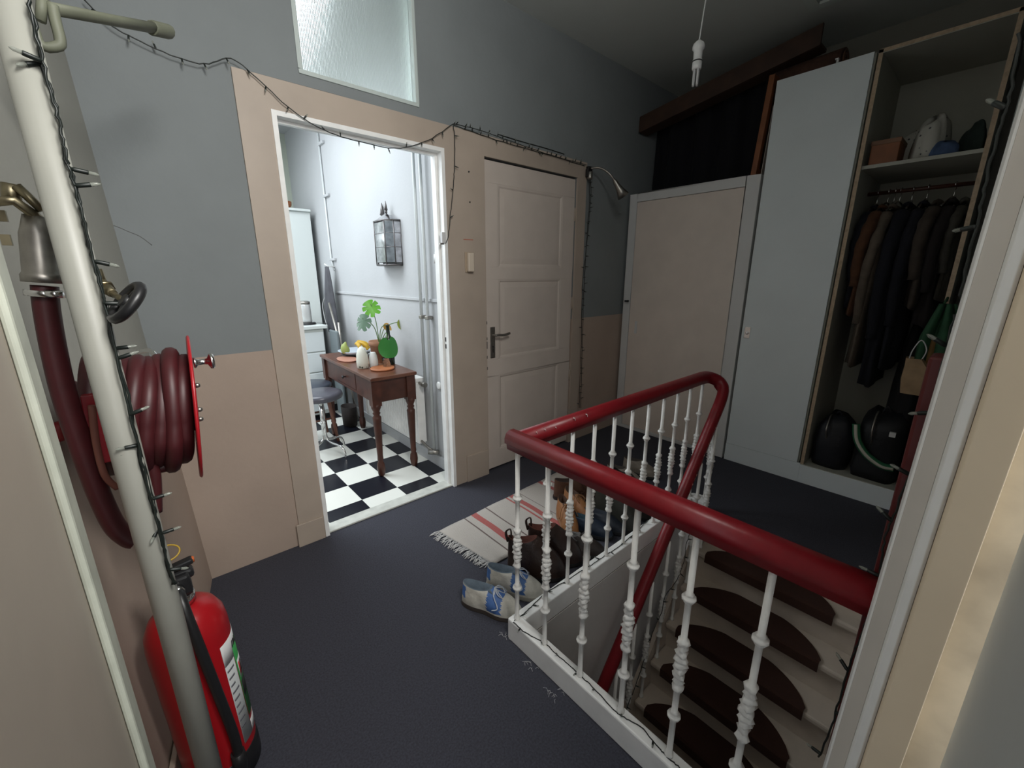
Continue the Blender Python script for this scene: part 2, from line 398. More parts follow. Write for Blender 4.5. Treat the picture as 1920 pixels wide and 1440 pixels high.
# ---- right wall of the hall (seen edge on) with the near door casing
mb = MB(); mb.box((0.95, -0.12, -2.4), (4.1, 0.03, CEIL)); mb.box((0.78, -0.12, 0), (0.95, 0.02, CEIL)); struct('wall_right', mb, M_wall)
def lean(poly, z0, z1, k=-0.018):
    return [(x, y - k*0 + 0.0345-0.0345 - 0.018*(z0-1.0), z0) for x, y in poly], [(x, y-0.018*(z1-1.0), z1) for x, y in poly]
def lean_box(mb, poly, z0=0.0, z1=CEIL):
    a, b = lean(poly, z0, z1); mb.loft([a, b], smooth=False); return mb
K = 0.75/0.62
cas = [([(0.752, 0.0375*K-0.007), (0.752, 0.020), (0.80, 0.020), (0.95, 0.030), (0.95, 0.0375), (0.80, 0.0375)], M_white)]
struct('trim_7', lean_box(MB(), [(0.762, 0.0345), (0.748, 0.0315), (0.748, 0.009), (0.90, 0.009), (0.90, 0.0345)]), M_white, bevel=0.0015, label='white edge of the near door casing at right', cat='door frame')
struct('trim_8', lean_box(MB(), [(0.746, 0.0289), (0.743, 0.0285), (0.743, 0.0095), (0.748, 0.0090), (0.7485, 0.0289)]), mat('grey_cream_paint', (.60, .56, .50), .5, noise=.05), label='greyish flat strip of the near door casing', cat='door frame')
struct('trim_9', lean_box(MB(), [(0.742, 0.0092), (0.734, 0.0060), (0.734, -0.0030), (0.741, -0.0065), (0.90, -0.0065), (0.90, 0.0088)]), M_white, bevel=0.001, label='raised white moulding of the near door casing', cat='door frame')
struct('trim_10', lean_box(MB(), [(0.736, -0.0070), (0.730, -0.0110), (0.728, -0.046), (0.76, -0.047), (0.90, -0.0070)]), mat('yellowed_paint', (.84, .71, .53), .5, noise=.06, scale=7), bevel=0.001, label='yellowed broad board of the near door casing', cat='door frame')
mb = lean_box(MB(), [(0.757, -0.0475), (0.757, -0.10), (0.90, -0.10), (0.90, -0.0475)]); struct('wall_front', mb, mat('grubby_wall', (.40, .34, .25), .8, noise=.35, scale=9))
dr2 = thing('door_2', 'edge of an open pale door at the lower right', 'door', (0.70, -0.07, 0)); dr2['kind'] = 'structure'
mb = MB(); mb.box((0.10, -0.125, 0.0), (0.715, -0.0735, 2.06)); part('door_leaf', mb, mat('pale_blue_door', (.50, .54, .54), .5, noise=.03), dr2, bevel=0.003)

# ---- far right wall behind the wardrobes
mb = MB(); mb.box((4.04, 0.03, 0), (4.1, D+0.09, CEIL)); struct('wall_far', mb, mat('dim_plaster', (.30, .29, .25), .85, noise=.1, scale=3))

# ---- kitchen walls
mb = MB(); mb.box((1.555, D+0.09, 0), (1.62, 5.75, 3.0)); struct('wall_kitchen_right', mb, M_kwall)
mb = MB(); mb.box((-1.0, 5.7, 0), (1.555, 5.8, 3.0)); struct('wall_kitchen_back', mb, mat('kitchen_back_paint', (.50, .54, .46), .8))
mb = MB(); mb.box((-1.06, D+0.09, 0), (-1.0, 3.4, 3.0)); mb.box((-1.06, 5.2, 0), (-1.0, 5.8, 3.0)); mb.box((-1.06, 3.4, 0), (-1.0, 5.2, 1.0)); mb.box((-1.06, 3.4, 2.8), (-1.0, 5.2, 3.0)); struct('wall_kitchen_left', mb, M_kwall)
mb = MB(); mb.box((1.543, 2.40, 1.263), (1.5545, 4.55, 1.285)); struct('trim_11', mb, M_kwall, bevel=0.003, label='thin white dado rail on the kitchen wall', cat='dado rail')
mb = MB(); mb.box((1.535, 2.375, 0), (1.5545, 4.5, 0.09)); struct('baseboard_kitchen', mb, M_kwall, bevel=0.003)

# ---- stairwell walls below the floor
M_well = mat('stairwell_plaster', (.60, .58, .56), .7, noise=.08, scale=4, bump=.1)
mb = MB(); mb.box((OX0-0.06, OY1-0.003, -2.5), (OX1+0.02, OY1+0.06, -0.0005)); struct('wall_stairwell_left', mb, M_well)
mb = MB(); mb.box((OX0-0.06, OY0-0.1, -2.5), (OX0+0.003, OY1-0.003, -0.0005)); struct('wall_stairwell_near', mb, M_well)
mb = MB(); mb.box((OX0, OY0-0.06, -2.5), (4.0, OY0, -0.031)); struct('wall_stairwell_right', mb, M_well)
mb = MB(); mb.box((-1.5, -0.2, -2.52), (4.0, 1.2, -2.46)); struct('floor', mb, M_carpet, label='dark floor at the foot of the stairs', cat='floor')
# curbs round the opening
mb = MB(); mb.box((0.906, 0.036, 0.0), (0.9549, 1.058, 0.10)); mb.box((0.940, 0.10, 0.0), (0.9635, 1.004, 0.082)); struct('trim_13', mb, M_white, bevel=0.006, label='white curb under the near balusters', cat='curb')
mb = MB()
arc = [(2.40+0.070*math.sin(a), 0.988-0.070*math.cos(a)) for a in [PI*k/12 for k in range(13)]]
poly = [(0.9555, 1.005, 0.0), (2.38, 1.005, 0.0), (2.38, 0.918, 0.0)] + [(x, y, 0.0) for x, y in arc] + [(0.9555, 1.058, 0.0)]
mb.prism(poly, (0, 0, 0.10)); struct('trim_14', mb, M_white, bevel=0.004, label='white curb with rounded end under the far balusters', cat='curb')

# ================================================================== STAIRS
NX, GO, RI = 2.296, 0.14, 0.18
st = thing('staircase', 'steep cream painted staircase going down through the floor opening', 'staircase', (2.3, 0.52, -2.46))
for k in range(1, 11):
    nx = NX-(k-1)*GO; z = -RI*k
    mb = MB(); mb.box((nx, OY0+0.002, z-0.035), (nx+GO+0.065, 0.918, z)); part('tread', mb, M_step, st, bevel=0.01)
    mb = MB(); mb.box((nx+GO+0.03, OY0+0.003, z+0.0005), (nx+GO+0.05, 0.918, z+RI-0.0355)); part('riser', mb, M_step, st)
mb = MB(); mb.box((OX1, OY0+0.002, -0.035), (OX1+0.05, 0.917, 0.004)); part('landing_nosing', mb, M_step, st, bevel=0.01)
mb = MB()
s0, s1 = (2.50, -0.02), (1.00, -1.93)
poly = [(OX1+0.05, 0.921, -0.04), (OX1-0.06, 0.921, -0.04), (NX-9*GO-0.03, 0.921, -RI*10+0.06), (NX-9*GO-0.03, 0.921, -2.45), (NX-9*GO+0.1, 0.921, -2.45), (OX1+0.05, 0.921, -0.65)]
mb.prism(poly, (0, 0.03, 0)); part('stringer', mb, M_step, st)
# half-moon mats
for k in range(1, 8):
    nx = NX-(k-1)*GO-0.006; z = -RI*k
    mb = MB(); y0, y1, dp = 0.22, 0.85, 0.185
    rows = []
    for i in range(25):
        t = i/24; y = y0+(y1-y0)*t
        s_ = 1-abs(2*t-1)**2.4
        rows.append((y, 0.03+(dp-0.03)*s_**0.8))
    top = [(nx+d, y, z+0.010) for y, d in rows]
    mid = [(nx+0.012, y, z+0.010) for y, d in rows]
    e1 = [(nx+0.001, y, z+0.004) for y, d in rows]; e2 = [(nx, y, z-0.005) for y, d in rows]; e3 = [(nx, y, z-0.045) for y, d in rows]
    botm = [(nx+d, y, z+0.001) for y, d in rows]
    mb.loft([botm, top, mid, e1, e2, e3], closed=False, caps=(False, False), smooth=False)
    o = build('stair_mat', mb, M_mat, solid=0.004)
    names = ['topmost', 'second from the top', 'third from the top', 'fourth from the top', 'fifth from the top', 'sixth from the top', 'seventh from the top']
    tag(o, 'brown half-moon stair mat, %s on the staircase' % names[k-1], 'stair mat', 'half-moon mats on the stairs')

# ================================================================== RAILING
rl = thing('stair_railing', 'red handrail on white ornamental balusters round the stair opening', 'railing', (0.933, 1.03, 0.10))
# moulded cross-section (x across, y up)
def rail_prof(w=0.032, h=0.036):
    pts = [(-w*.62, -h), (w*.62, -h), (w*.70, -h*.45), (w, -h*.25), (w*1.0, h*.25), (w*.78, h*.72), (w*.35, h*.98), (-w*.35, h*.98), (-w*.78, h*.72), (-w, h*.25), (-w, -h*.25), (-w*.70, -h*.45)]
    return pts
mb = MB()
mb.tube([(0.933, 0.037, 0.872), (0.933, 0.55, 0.872), (0.933, 1.066, 0.872)], 1.0, prof=rail_prof(), up=(0, 0, 1))
part('handrail', mb, M_red, rl)
mb = MB()
pB = [(0.95, 1.032, 0.872), (1.6, 1.032, 0.872), (2.2, 1.032, 0.872), (2.36, 1.032, 0.872)] + catmull([(2.36, 1.032, 0.872), (2.44, 1.024, 0.866), (2.488, 0.985, 0.842), (2.482, 0.948, 0.80), (2.44, 0.935, 0.745), (2.36, 0.93, 0.655), (2.2, 0.93, 0.445)], 6)[1:] + [(1.406, 0.93, -0.595), (1.0, 0.93, -1.127)]
mb.tube(pB, 1.0, prof=rail_prof(0.031, 0.034), up=(0, 0, 1)) if False else None
# second rail: keep the profile upright while turning
def sweep_up(mb, path, prof):
    rings = []
    P = [Vector(p) for p in path]; n = len(P)
    for i in range(n):
        t = (P[min(i+1, n-1)]-P[max(i-1, 0)]).normalized()
        side = Vector((-t.y, t.x, 0)); side = side.normalized() if side.length > 1e-4 else Vector((0, 1, 0))
        u = t.cross(-side).normalized()
        if u.z < 0: u = -u
        rings.append([P[i] + side*x + u*y for x, y in prof])
    mb.loft(rings)
    return mb
sweep_up(mb, pB, rail_prof(0.030, 0.034)); part('handrail', mb, M_red, rl)

for i_, (cx_, cy_) in enumerate(((1078, 785), (1101, 778), (1023, 806), (1043, 802), (1007, 811))):
    c = onY(cx_, cy_, 1.0015); mb = MB(); q_ = .009 if i_ < 2 else .005
    mb.tube(catmull([c+Vector((-q_, 0, q_*.6)), c+Vector((0, 0, .001)), c+Vector((q_*.4, 0, -q_))], 4), .0022 if i_ < 2 else .0014, seg=5, flat=.4); part('paint_chip', mb, M_bal, rl)
rnd = random.Random(4)
for i_ in range(16):
    x_ = 2.36 - i_*.021; c = Vector((x_+rnd.uniform(-.004, .004), .8995, 0.655+(x_-2.36)*1.31+rnd.uniform(-.01, .012)))
    mb = MB(); mb.tube([c, c+Vector((.006, 0, .010))], .0026*rnd.uniform(.5, 1.1), seg=5); part('paint_chip', mb, mat('worn_pink', (.45, .22, .18), .6), rl)

def baluster_mesh(h, name='baluster'):
    """cast post: thin round stem, ring, leafy spindle, ring"""
    r = 0.0085
    k0, s0, s1, k1 = 0.205*h, 0.335*h, 0.555*h, 0.735*h
    prof = [(r*1.5, 0), (r*1.5, 0.01), (r, 0.018)]
    def knob(z):
        return [(r, z-0.016), (r*1.5, z-0.012), (r*1.25, z-0.009), (r*2.1, z-0.004), (r*2.2, z), (r*2.1, z+0.004), (r*1.25, z+0.009), (r*1.5, z+0.012), (r, z+0.016)]
    prof += knob(k0)
    prof += [(r, s0-0.006), (r*1.7, s0-0.002), (r*1.9, s0+0.006), (r*1.5, s0+0.014)]
    n = 7
    for i in range(n):
        t = (i+0.5)/n; z = s0+0.018+(s1-s0-0.036)*t
        e = math.sin(PI*t)
        prof += [(r*(1.2+0.5*e), z-0.004), (r*(1.65+0.55*e), z+0.002), (r*(1.2+0.45*e), z+0.009)]
    prof += [(r*1.5, s1-0.014), (r*1.9, s1-0.006), (r*1.7, s1+0.002), (r, s1+0.006)]
    prof += knob(k1) + [(r, h)]
    mb = MB(); mb.lathe(prof, seg=10)
    # twist / leafiness on the spindle
    vs = []
    for x, y, z in mb.v:
        if s0 < z < s1 and x*x+y*y > (r*1.3)**2:
            a = math.atan2(y, x); rr = math.hypot(x, y)*(1+0.20*math.cos(3*a + z*95))
            x, y = rr*math.cos(a), rr*math.sin(a)
        vs.append((x, y, z))
    mb.v = vs
    return mb
b0 = build('baluster', baluster_mesh(0.744), M_bal, rl, loc=Vector((0.933, 1.030, 0.0985))-rl.location)
def bal(x, y, z, src=b0, rz=0):
    c = src.copy(); C.objects.link(c); c.location = Vector((x, y, z))-rl.location; c.rotation_euler = (0, 0, rz); return c
for k, y in enumerate((0.875, 0.703, 0.536, 0.371, 0.203)): bal(0.933, y, 0.0985, rz=k)
for k in range(10): bal(1.095+0.1448*k, 1.032, 0.0985, rz=k*0.7)
# posts standing on the treads under the falling rail
def railz(x): return 0.655 + (x-2.36)*1.31 - 0.045
for k, (x, y, z) in enumerate([(2.452, 0.962, 0.0985), (2.40, 0.93, 0.0985)] + [(NX-GO*k+.05, 0.905, -RI*(k+1)-.001) for k in range(0, 8)]):
    h = (railz(x) if k > 1 else (0.775, 0.70)[k]-.02)-z+0.02
    o = build('baluster', baluster_mesh(max(h, 0.35)), M_bal, rl, loc=Vector((x, y, z))-rl.location)
# red post against the right wall that takes the near rail
rp = thing('newel_post', 'dark red painted post against the right wall by the handrail', 'post', (0.99, 0.042, 0.0))
mb = MB(); mb.box((0.962, 0.0305, -2.3), (1.02, 0.0525, 1.32)); part('post', mb, mat('old_dark_red', (.10, .010, .010), .5, noise=.2, scale=12), rp, bevel=0.005)

# ================================================================== CUPBOARD AND WARDROBES
cb = thing('corner_cupboard', 'low cream cupboard with plain door in the far corner beside the wardrobe', 'cupboard', (3.7, 1.73, 0))
y0, y1, zt = 1.222, D-0.018, 2.122
mb = MB()
mb.box((XW, y0, 0.0), (XW+0.03, 1.315, zt)); mb.box((XW, 2.19, 0), (XW+0.03, y1, zt)); mb.box((XW, 1.315, 2.055), (XW+0.03, 2.19, zt)); mb.box((XW, 1.315, 0), (XW+0.03, 2.19, 0.03))
part('face_frame', mb, M_cup, cb, bevel=0.003)
mb = MB(); mb.box((XW+0.03, y0+0.001, 0.0), (XW+0.05, y0+0.02, zt-0.02)); mb.box((XW+0.03, y0, zt-0.02), (4.03, y1, zt)); part('carcass', mb, M_cup, cb)
mb = MB(); mb.box((XW+0.004, 1.318, 0.033), (XW+0.024, 2.187, 2.052)); dd = part('door', mb, mat('cupboard_door_paint', (0.82, 0.72, 0.64), 0.45, noise=0.05, scale=6), cb, bevel=0.002)
mb = MB(); mb.box((XW-0.004, 2.098, 0.93), (XW+0.004, 2.122, 1.04)); build('handle_plate', shift(mb, cb.location), M_cup, dd, bevel=0.002)
mb = MB(); mb.tube([(XW, 2.205, 1.22), (XW-0.03, 2.205, 1.22)], 0.006); mb.box((XW-0.036, 2.185, 1.21), (XW-0.026, 2.225, 1.225)); part('catch', mb, M_black, cb)

wd = thing('wardrobe', 'tall closed grey-white wardrobe door unit beside the cupboard', 'wardrobe', (3.7, 0.955, 0))
y0, y1, zt = 0.70, 1.205, 2.672
mb = MB(); mb.box((XW+0.022, y0+0.004, 0.14), (4.02, y0+0.022, zt)); mb.box((XW+0.022, y1-0.018, 0.0), (4.02, y1, zt)); mb.box((XW+0.022, y0+0.022, zt-0.018), (4.02, y1-0.018, zt)); mb.box((XW+0.03, y0+0.022, 0.12), (4.02, y1-0.018, 0.138)); part('carcass', mb, [M_inner], wd, bevel=0.001)
mb = MB(); mb.box((XW, y0+0.012, 0.142), (XW+0.019, y1-0.001, zt)); d_ = part('door', mb, M_lam, wd, bevel=0.001)
mb = MB(); mb.lathe([(0.0, -0.012), (0.012, -0.011), (0.012, -0.002)], (XW, 1.165, 1.03), axis='X', seg=14); mb.box((XW-0.004, 1.145, 0.99), (XW-0.0002, 1.185, 1.075)); build('lock', shift(mb, wd.location), M_chrome, d_, bevel=0.002)
mb = MB(); mb.box((XW-0.004, 0.69, 0.0), (XW+0.018, y1, 0.14)); part('plinth', mb, M_lam, wd, bevel=0.002)

ow = thing('open_wardrobe', 'open doorless wardrobe full of hanging coats', 'wardrobe', (3.7, 0.42, 0))
y0, y1, zt = 0.160, 0.692, 2.672
mb = MB(); mb.box((XW+0.002, y1-0.02, 0.14), (4.0, y1, zt)); part('side_panel', mb, M_inner, ow)
mb = MB(); mb.box((XW, y1-0.02, 0.14), (XW+0.002, y1, zt)); part('panel_edge', mb, M_raw, ow)
mb = MB(); mb.box((XW+0.002, y0, 0.14), (4.0, y0+0.02, zt)); part('side_panel', mb, M_inner, ow)
mb = MB(); mb.box((XW, y0, 0.14), (XW+0.002, y0+0.02, zt)); part('panel_edge', mb, M_raw, ow)
mb = MB(); mb.box((XW+0.002, y0+0.02, zt-0.02), (4.0, y1-0.02, zt)); part('top_panel', mb, M_inner, ow)
mb = MB(); mb.box((XW, 0.035, zt-0.016), (XW+0.002, y1, zt+0.002)); part('panel_edge', mb, M_raw, ow)
mb = MB(); mb.box((4.0, y0, 0.14), (4.012, y1, zt)); part('back_panel', mb, M_inner, ow)
mb = MB(); mb.box((XW+0.02, y0+0.02, 2.058), (4.0, y1-0.02, 2.078)); part('shelf', mb, M_inner, ow, bevel=0.001)
mb = MB(); mb.box((XW+0.0, y0+0.0, 0.12), (4.0, y1, 0.14)); part('bottom_panel', mb, M_inner, ow)
mb = MB(); mb.box((XW-0.004, 0.035, 0.0), (XW+0.018, 0.6895, 0.135)); part('plinth', mb, M_lam, ow, bevel=0.002)
mb = MB(); mb.tube([(3.68, y0+0.02, 1.955), (3.68, y1-0.02, 1.955)], 0.012); part('clothes_rail', mb, M_wood, ow)

# ---- clothes on hangers
def hanger(y, label, tilt=0.0, xr=3.68, zr=1.955, wd_=0.19, m=None):
    t = thing('clothes_hanger', label, 'hanger', (xr, y, zr+0.012), rot=(0, 0, tilt), group='hangers on the clothes rail')
    mb = MB()
    hook = [(0.013*math.cos(a), 0, 0.0+0.016*math.sin(a)-0.008) for a in [PI*(1.15-1.25*k/8) for k in range(9)]]
    mb.tube(catmull(hook+[(0.010, 0, -0.03), (0.0, 0, -0.045), (0, 0, -0.075)], 3), 0.0022, seg=6)
    build('hook', mb, M_chrome, t)
    mb = MB(); mb.tube(catmull([(-wd_, 0, -0.14), (-wd_*.5, 0, -0.105), (0, 0, -0.075), (wd_*.5, 0, -0.105), (wd_, 0, -0.14)], 4), 0.006, seg=7)
    build('hanger_bar', mb, m or M_chrome, t)
    return t
def coat(y, length, wid, thick0, col, label, cat='coat', sleeves=True, sleeve_len=None, dz=0, xr=3.68, hem=0.08, rough=0.9, skew=0.0):
    """garment hanging edge-on to the opening: its width runs into the wardrobe (x), its thickness along the rail (y)"""
    thick = thick0*1.2
    m = mat('cloth_%02d%02d%02d_%s' % (int(col[0]*99), int(col[1]*99), int(col[2]*99), cat), col, rough, noise=0.25, scale=25, bump=0.5, bscale=18)
    t = thing('hanging_' + cat.replace(' ', '_'), label, cat, (xr, y, 1.955-0.10+dz), group='clothes on the rail')
    rings = []
    n = 20
    for i in range(11):
        s_ = i/10; z = -length*s_
        wx = wid*(0.25+0.75*min(1, s_*7)**0.6)*(1+hem*s_); ty = thick*(0.45+0.55*min(1, s_*5)**0.7)*(1+0.15*math.sin(s_*9+y*20))
        ring = []
        for k in range(n):
            a = 2*PI*k/n
            f = 1+0.14*math.sin(5*a+y*31)*s_
            ring.append((wx*math.cos(a)*f, ty*math.sin(a)*f + skew*s_, z - 0.05*abs(math.cos(a))*(1-s_) if i < 3 else z+0.01*math.sin(3*a)))
        rings.append(ring)
    mb = MB(); mb.loft(rings); build('body', mb, m, t)
    if sleeves:
        sl = sleeve_len or length*0.72
        for sx in (-1, 1):
            path = catmull([(sx*wid*0.75, 0, -0.05), (sx*wid*1.08, 0.012, -0.18*sl/0.6), (sx*wid*1.12, 0.02+skew*.5, -sl*0.6), (sx*wid*1.05, 0.01+skew*.8, -sl)], 5)
            mb = MB(); nn = len(path)
            mb.tube(path, [thick*(0.75-0.22*i/nn)*(1+0.10*math.sin(i*1.7)) for i in range(nn)], seg=10); build('sleeve', mb, m, t)
    mb = MB(); mb.tube([(wid*.34*math.cos(a), thick*.5*math.sin(a), 0.0+0.012*math.cos(2*a)) for a in [2*PI*k/14 for k in range(14)]], 0.012, seg=6, closed=True)
    build('collar', mb, m, t)
    return t
coat(0.615, 0.62, 0.20, 0.045, (.010, .012, .020), 'near-black jacket at the left end of the clothes rail')
coat(0.575, 0.66, 0.25, 0.040, (.085, .034, .014), 'rust brown jacket, second garment from the left', 'jacket', skew=0.02)
coat(0.525, 0.98, 0.26, 0.034, (.11, .085, .064), 'long grey-beige coat hanging beside the rust brown jacket', skew=0.02)
coat(0.455, 1.10, 0.25, 0.045, (.0035, .004, .009), 'long dark navy coat hanging in the middle of the rail')
coat(0.385, 0.98, 0.24, 0.040, (.003, .0035, .006), 'black coat hanging right of the long navy coat')
coat(0.325, 0.60, 0.24, 0.040, (.05, .037, .028), 'grey-brown coat hanging right of the dark coats', dz=0.0)
coat(0.265, 0.70, 0.22, 0.038, (.012, .008, .008), 'very dark brown jacket near the right end of the rail', 'jacket')
coat(0.215, 0.55, 0.20, 0.030, (.05, .045, .036), 'dull olive shirt at the right end of the rail', 'shirt')
for y, lab in ((0.618, 'wire hanger at the far left of the clothes rail'), (0.565, 'wire hanger of the rust brown jacket'), (0.535, 'white hanger of the long beige coat'), (0.508, 'empty thin hanger tilting on the rail'), (0.452, 'wire hanger of the long navy coat'), (0.385, 'wire hanger of the black coat'), (0.27, 'wire hanger at the right of the rail')):
    hanger(y, lab, tilt=random.uniform(-.25, .25), wd_=0.16)
# green jacket with rusty lining hanging at the right edge
m_g = mat('green_cloth', (.022, .085, .038), .85, noise=.3, scale=20, bump=.4, bscale=20)
gj = thing('green_jacket', 'green jacket with rusty yellow lining hanging at the right of the wardrobe', 'jacket', (3.22, 0.155, 1.30))
def drape_fn(w_, h_, amp, cy):
    def f(u, v):
        a = u*PI*3
        return (amp*math.sin(a*1.3)+0.02*v, (u-.5)*w_*(0.35+0.65*min(1, v*2.2)) + cy*v, -h_*v - 0.04*abs(math.sin(a))*v)
    return f
mb = MB(); mb.grid(drape_fn(0.16, 0.42, 0.022, -0.01), 14, 12); build('body', mb, m_g, gj, solid=0.012)
mb = MB(); mb.grid(lambda u, v: (0.02+0.01*math.sin(u*9), 0.02+(u-.5)*0.08, -0.18-0.24*v), 6, 8); build('lining', mb, mat('rust_lining', (.20, .11, .035), .9, noise=.3, scale=15), gj, solid=0.006)
mb = MB(); mb.tube([(0, 0.015, 0.0), (0.045, 0.01, 0.03), (0.135, 0.015, 0.01)], 0.006, seg=6); build('hanging_loop', mb, m_g, gj)
# paper bag held by a handle under it
pb = thing('paper_bag', 'crumpled tan paper bag hanging below the green jacket', 'bag', (3.2, 0.20, 0.80))
mb = MB()
def ring(z, a, b, r=0.0): return [(x*a, y*b + r, z) for x, y in ((-1, -1), (0, -1.12), (1, -1), (1.06, 0), (1, 1), (0, 1.1), (-1, 1), (-1.05, 0))]
mb.loft([ring(0, .035, .05), ring(.08, .04, .055, .004), ring(.15, .035, .045, .012), ring(.2, .04, .03, .03)], caps=(True, False), smooth=False); build('bag', mb, mat('kraft_paper', (.34, .23, .13), .8, noise=.2, scale=20), pb, solid=0.003)
mb = MB(); mb.tube(catmull([(0, 0.0, .19), (0.0, -.01, .25), (0, .02, .30), (0, .045, .24), (0, .05, .19)], 4), 0.003, seg=6); build('handle', mb, M_paper, pb)

# ---- things on the shelf
def cloth_heap(name, label, cat, loc, dims, col, folds=3, group=None, seed=1, m=None, parts=None):
    rnd = random.Random(seed)
    m = m or mat('cloth_' + name + str(seed), col, .9, noise=.25, scale=20, bump=.4, bscale=25)
    mb = MB(); a, b, h = dims
    ph = [rnd.uniform(0, 6) for _ in range(6)]
    rings = []
    for i in range(9):
        s_ = i/8; rr = math.cos(s_*PI/2)**0.45 if i < 8 else 0.02
        ring_ = []
        for k in range(28):
            an = 2*PI*k/28
            f = 1+0.13*math.sin(3*an+ph[0]+s_*2)+0.08*math.sin(7*an+ph[1])+0.05*math.sin(11*an+ph[2]+s_*6)
            ca, sa = math.cos(an), math.sin(an)
            ca = math.copysign(abs(ca)**0.7, ca); sa = math.copysign(abs(sa)**0.7, sa)
            ring_.append((a*rr*ca*f, b*rr*sa*f, h*math.sin(s_*PI/2)*(1+0.12*math.sin(2*an+ph[3]))+0.0015))
        rings.append(ring_)
    mb.loft(rings)
    o = build(name, mb, m, loc=loc)
    tag(o, label, cat, group); return o
bx = thing('storage_box', 'orange-brown box on the wardrobe shelf at left', 'box', (3.50, 0.585, 2.0785))
mb = MB(); mb.box((-.10, -.065, 0), (.10, .065, .125)); build('box', mb, M_wood2, bx, bevel=0.004)
mb = MB(); mb.box((-.103, -.068, .105), (.103, .068, .130)); build('lid', mb, mat('box_lid', (.22, .11, .06), .6, noise=.2), bx, bevel=0.003)
m_pat = mat('patterned_white_cloth', (.46, .45, .40), .9, bump=.4, bscale=20)
nt = m_pat.node_tree; vo = nt.nodes.new('ShaderNodeTexVoronoi'); vo.inputs['Scale'].default_value = 24; r_ = nt.nodes.new('ShaderNodeValToRGB'); tcx = nt.nodes.new('ShaderNodeTexCoord')
r_.color_ramp.elements[0].color = (.06, .06, .07, 1); r_.color_ramp.elements[0].position = .10; r_.color_ramp.elements[1].color = (.46, .45, .40, 1); r_.color_ramp.elements[1].position = .16
nt.links.new(tcx.outputs['Object'], vo.inputs['Vector']); nt.links.new(vo.outputs['Distance'], r_.inputs['Fac']); nt.links.new(r_.outputs['Color'], nt.nodes['Principled BSDF'].inputs['Base Color'])
cloth_heap('folded_cloth', 'grey-white patterned cloth heaped behind the orange-brown box', 'cloth', (3.70, 0.51, 2.0785), (.11, .09, .19), (.3, .3, .3), seed=2, m=m_pat)
cloth_heap('folded_cloth', 'white spotted cloth standing in the middle of the shelf', 'cloth', (3.52, 0.405, 2.0785), (.10, .075, .21), (.3, .3, .3), seed=5, m=m_pat)
cloth_heap('blue_cloth', 'small blue cloth under the white spotted cloth', 'cloth', (3.45, 0.335, 2.0785), (.06, .055, .07), (.06, .10, .20), seed=3)
cloth_heap('dark_cloth', 'black-green folded garment at the right of the shelf', 'cloth', (3.56, 0.235, 2.0785), (.12, .05, .15), (.012, .022, .018), seed=4)

# ---- bottom of the open wardrobe
def bag(name, label, loc, dims, col, seed, strap=None, rot=0):
    t = thing(name, label, 'bag', loc, rz=rot)
    m = mat('bag_%d' % seed, col, .6, noise=.3, scale=20, bump=.4, bscale=15)
    a, b, h = dims; mb = MB(); rings = []
    rnd = random.Random(seed); p0 = rnd.uniform(0, 6)
    for i in range(9):
        s_ = i/8; rr = (1-.18*s_-.05*math.sin(s_*7+p0)); rr = rr if i not in (0, 8) else rr*(.86 if i == 0 else .62)
        rings.append([(a*rr*math.copysign(abs(math.cos(q))**.45, math.cos(q))*(1+.05*math.sin(4*q+p0+3*s_)), b*rr*math.copysign(abs(math.sin(q))**.45, math.sin(q))*(1+.05*math.sin(3*q+p0)), h*s_*(1+.05*math.sin(2*q+p0)*s_)) for q in [2*PI*k/24 for k in range(24)]])
    mb.loft(rings); build('body', mb, m, t)
    mb = MB(); mb.tube(catmull([(-a*.9, b*.25, h*.55), (-a*1.05, b*.3, h*.8), (-a*.6, b*.3, h*1.02), (-a*.2, b*.2, h*.98)], 5), .006, seg=6); build('strap', mb, strap or M_steel, t)
    mb = MB(); mb.tube(catmull([(-.03, -b*.2, h*.97), (-.04, 0, h*1.1), (-.03, b*.2, h*.97)], 5), .007, seg=6); build('handle', mb, m, t)
    return t
bg = bag('backpack', 'black backpack slumped on the wardrobe floor at left', (3.55, 0.555, 0.1405), (.15, .112, .36), (.008, .009, .014), 1)
bg2 = bag('sports_bag', 'big black bag with green and white striped band on the wardrobe floor', (3.56, 0.315, 0.1405), (.17, .13, .44), (.007, .008, .010), 2)
for k, (mm, r_) in enumerate(((mat('band_green', (.02, .14, .06), .6), .022), (mat('band_white', (.55, .53, .45), .6), .011))):
    mb = MB(); pts = catmull([(-.172-.002*k, .125, .36), (-.186-.002*k, .10, .26), (-.192-.002*k, .04, .18), (-.190-.002*k, -.04, .13), (-.176-.002*k, -.10, .125)], 6)
    mb.tube(pts, r_, prof=[(math.cos(q)*1.0, math.sin(q)*.22) for q in [2*PI*j/10 for j in range(10)]] if False else None, seg=10)
    o = build('stripe', mb, mm, bg2)
    o.location.x += 0.012 if k == 0 else 0.0
mb = MB(); mb.box((-.188, -.075, .33), (-.168, -.045, .36)); build('patch', mb, M_paper, bg2)
gb = cloth_heap('dark_coat', 'black garment bundle leaning at the right of the wardrobe floor', 'coat', (3.66, 0.255, 0.141), (.15, .075, .98), (.008, .007, .008), seed=9)

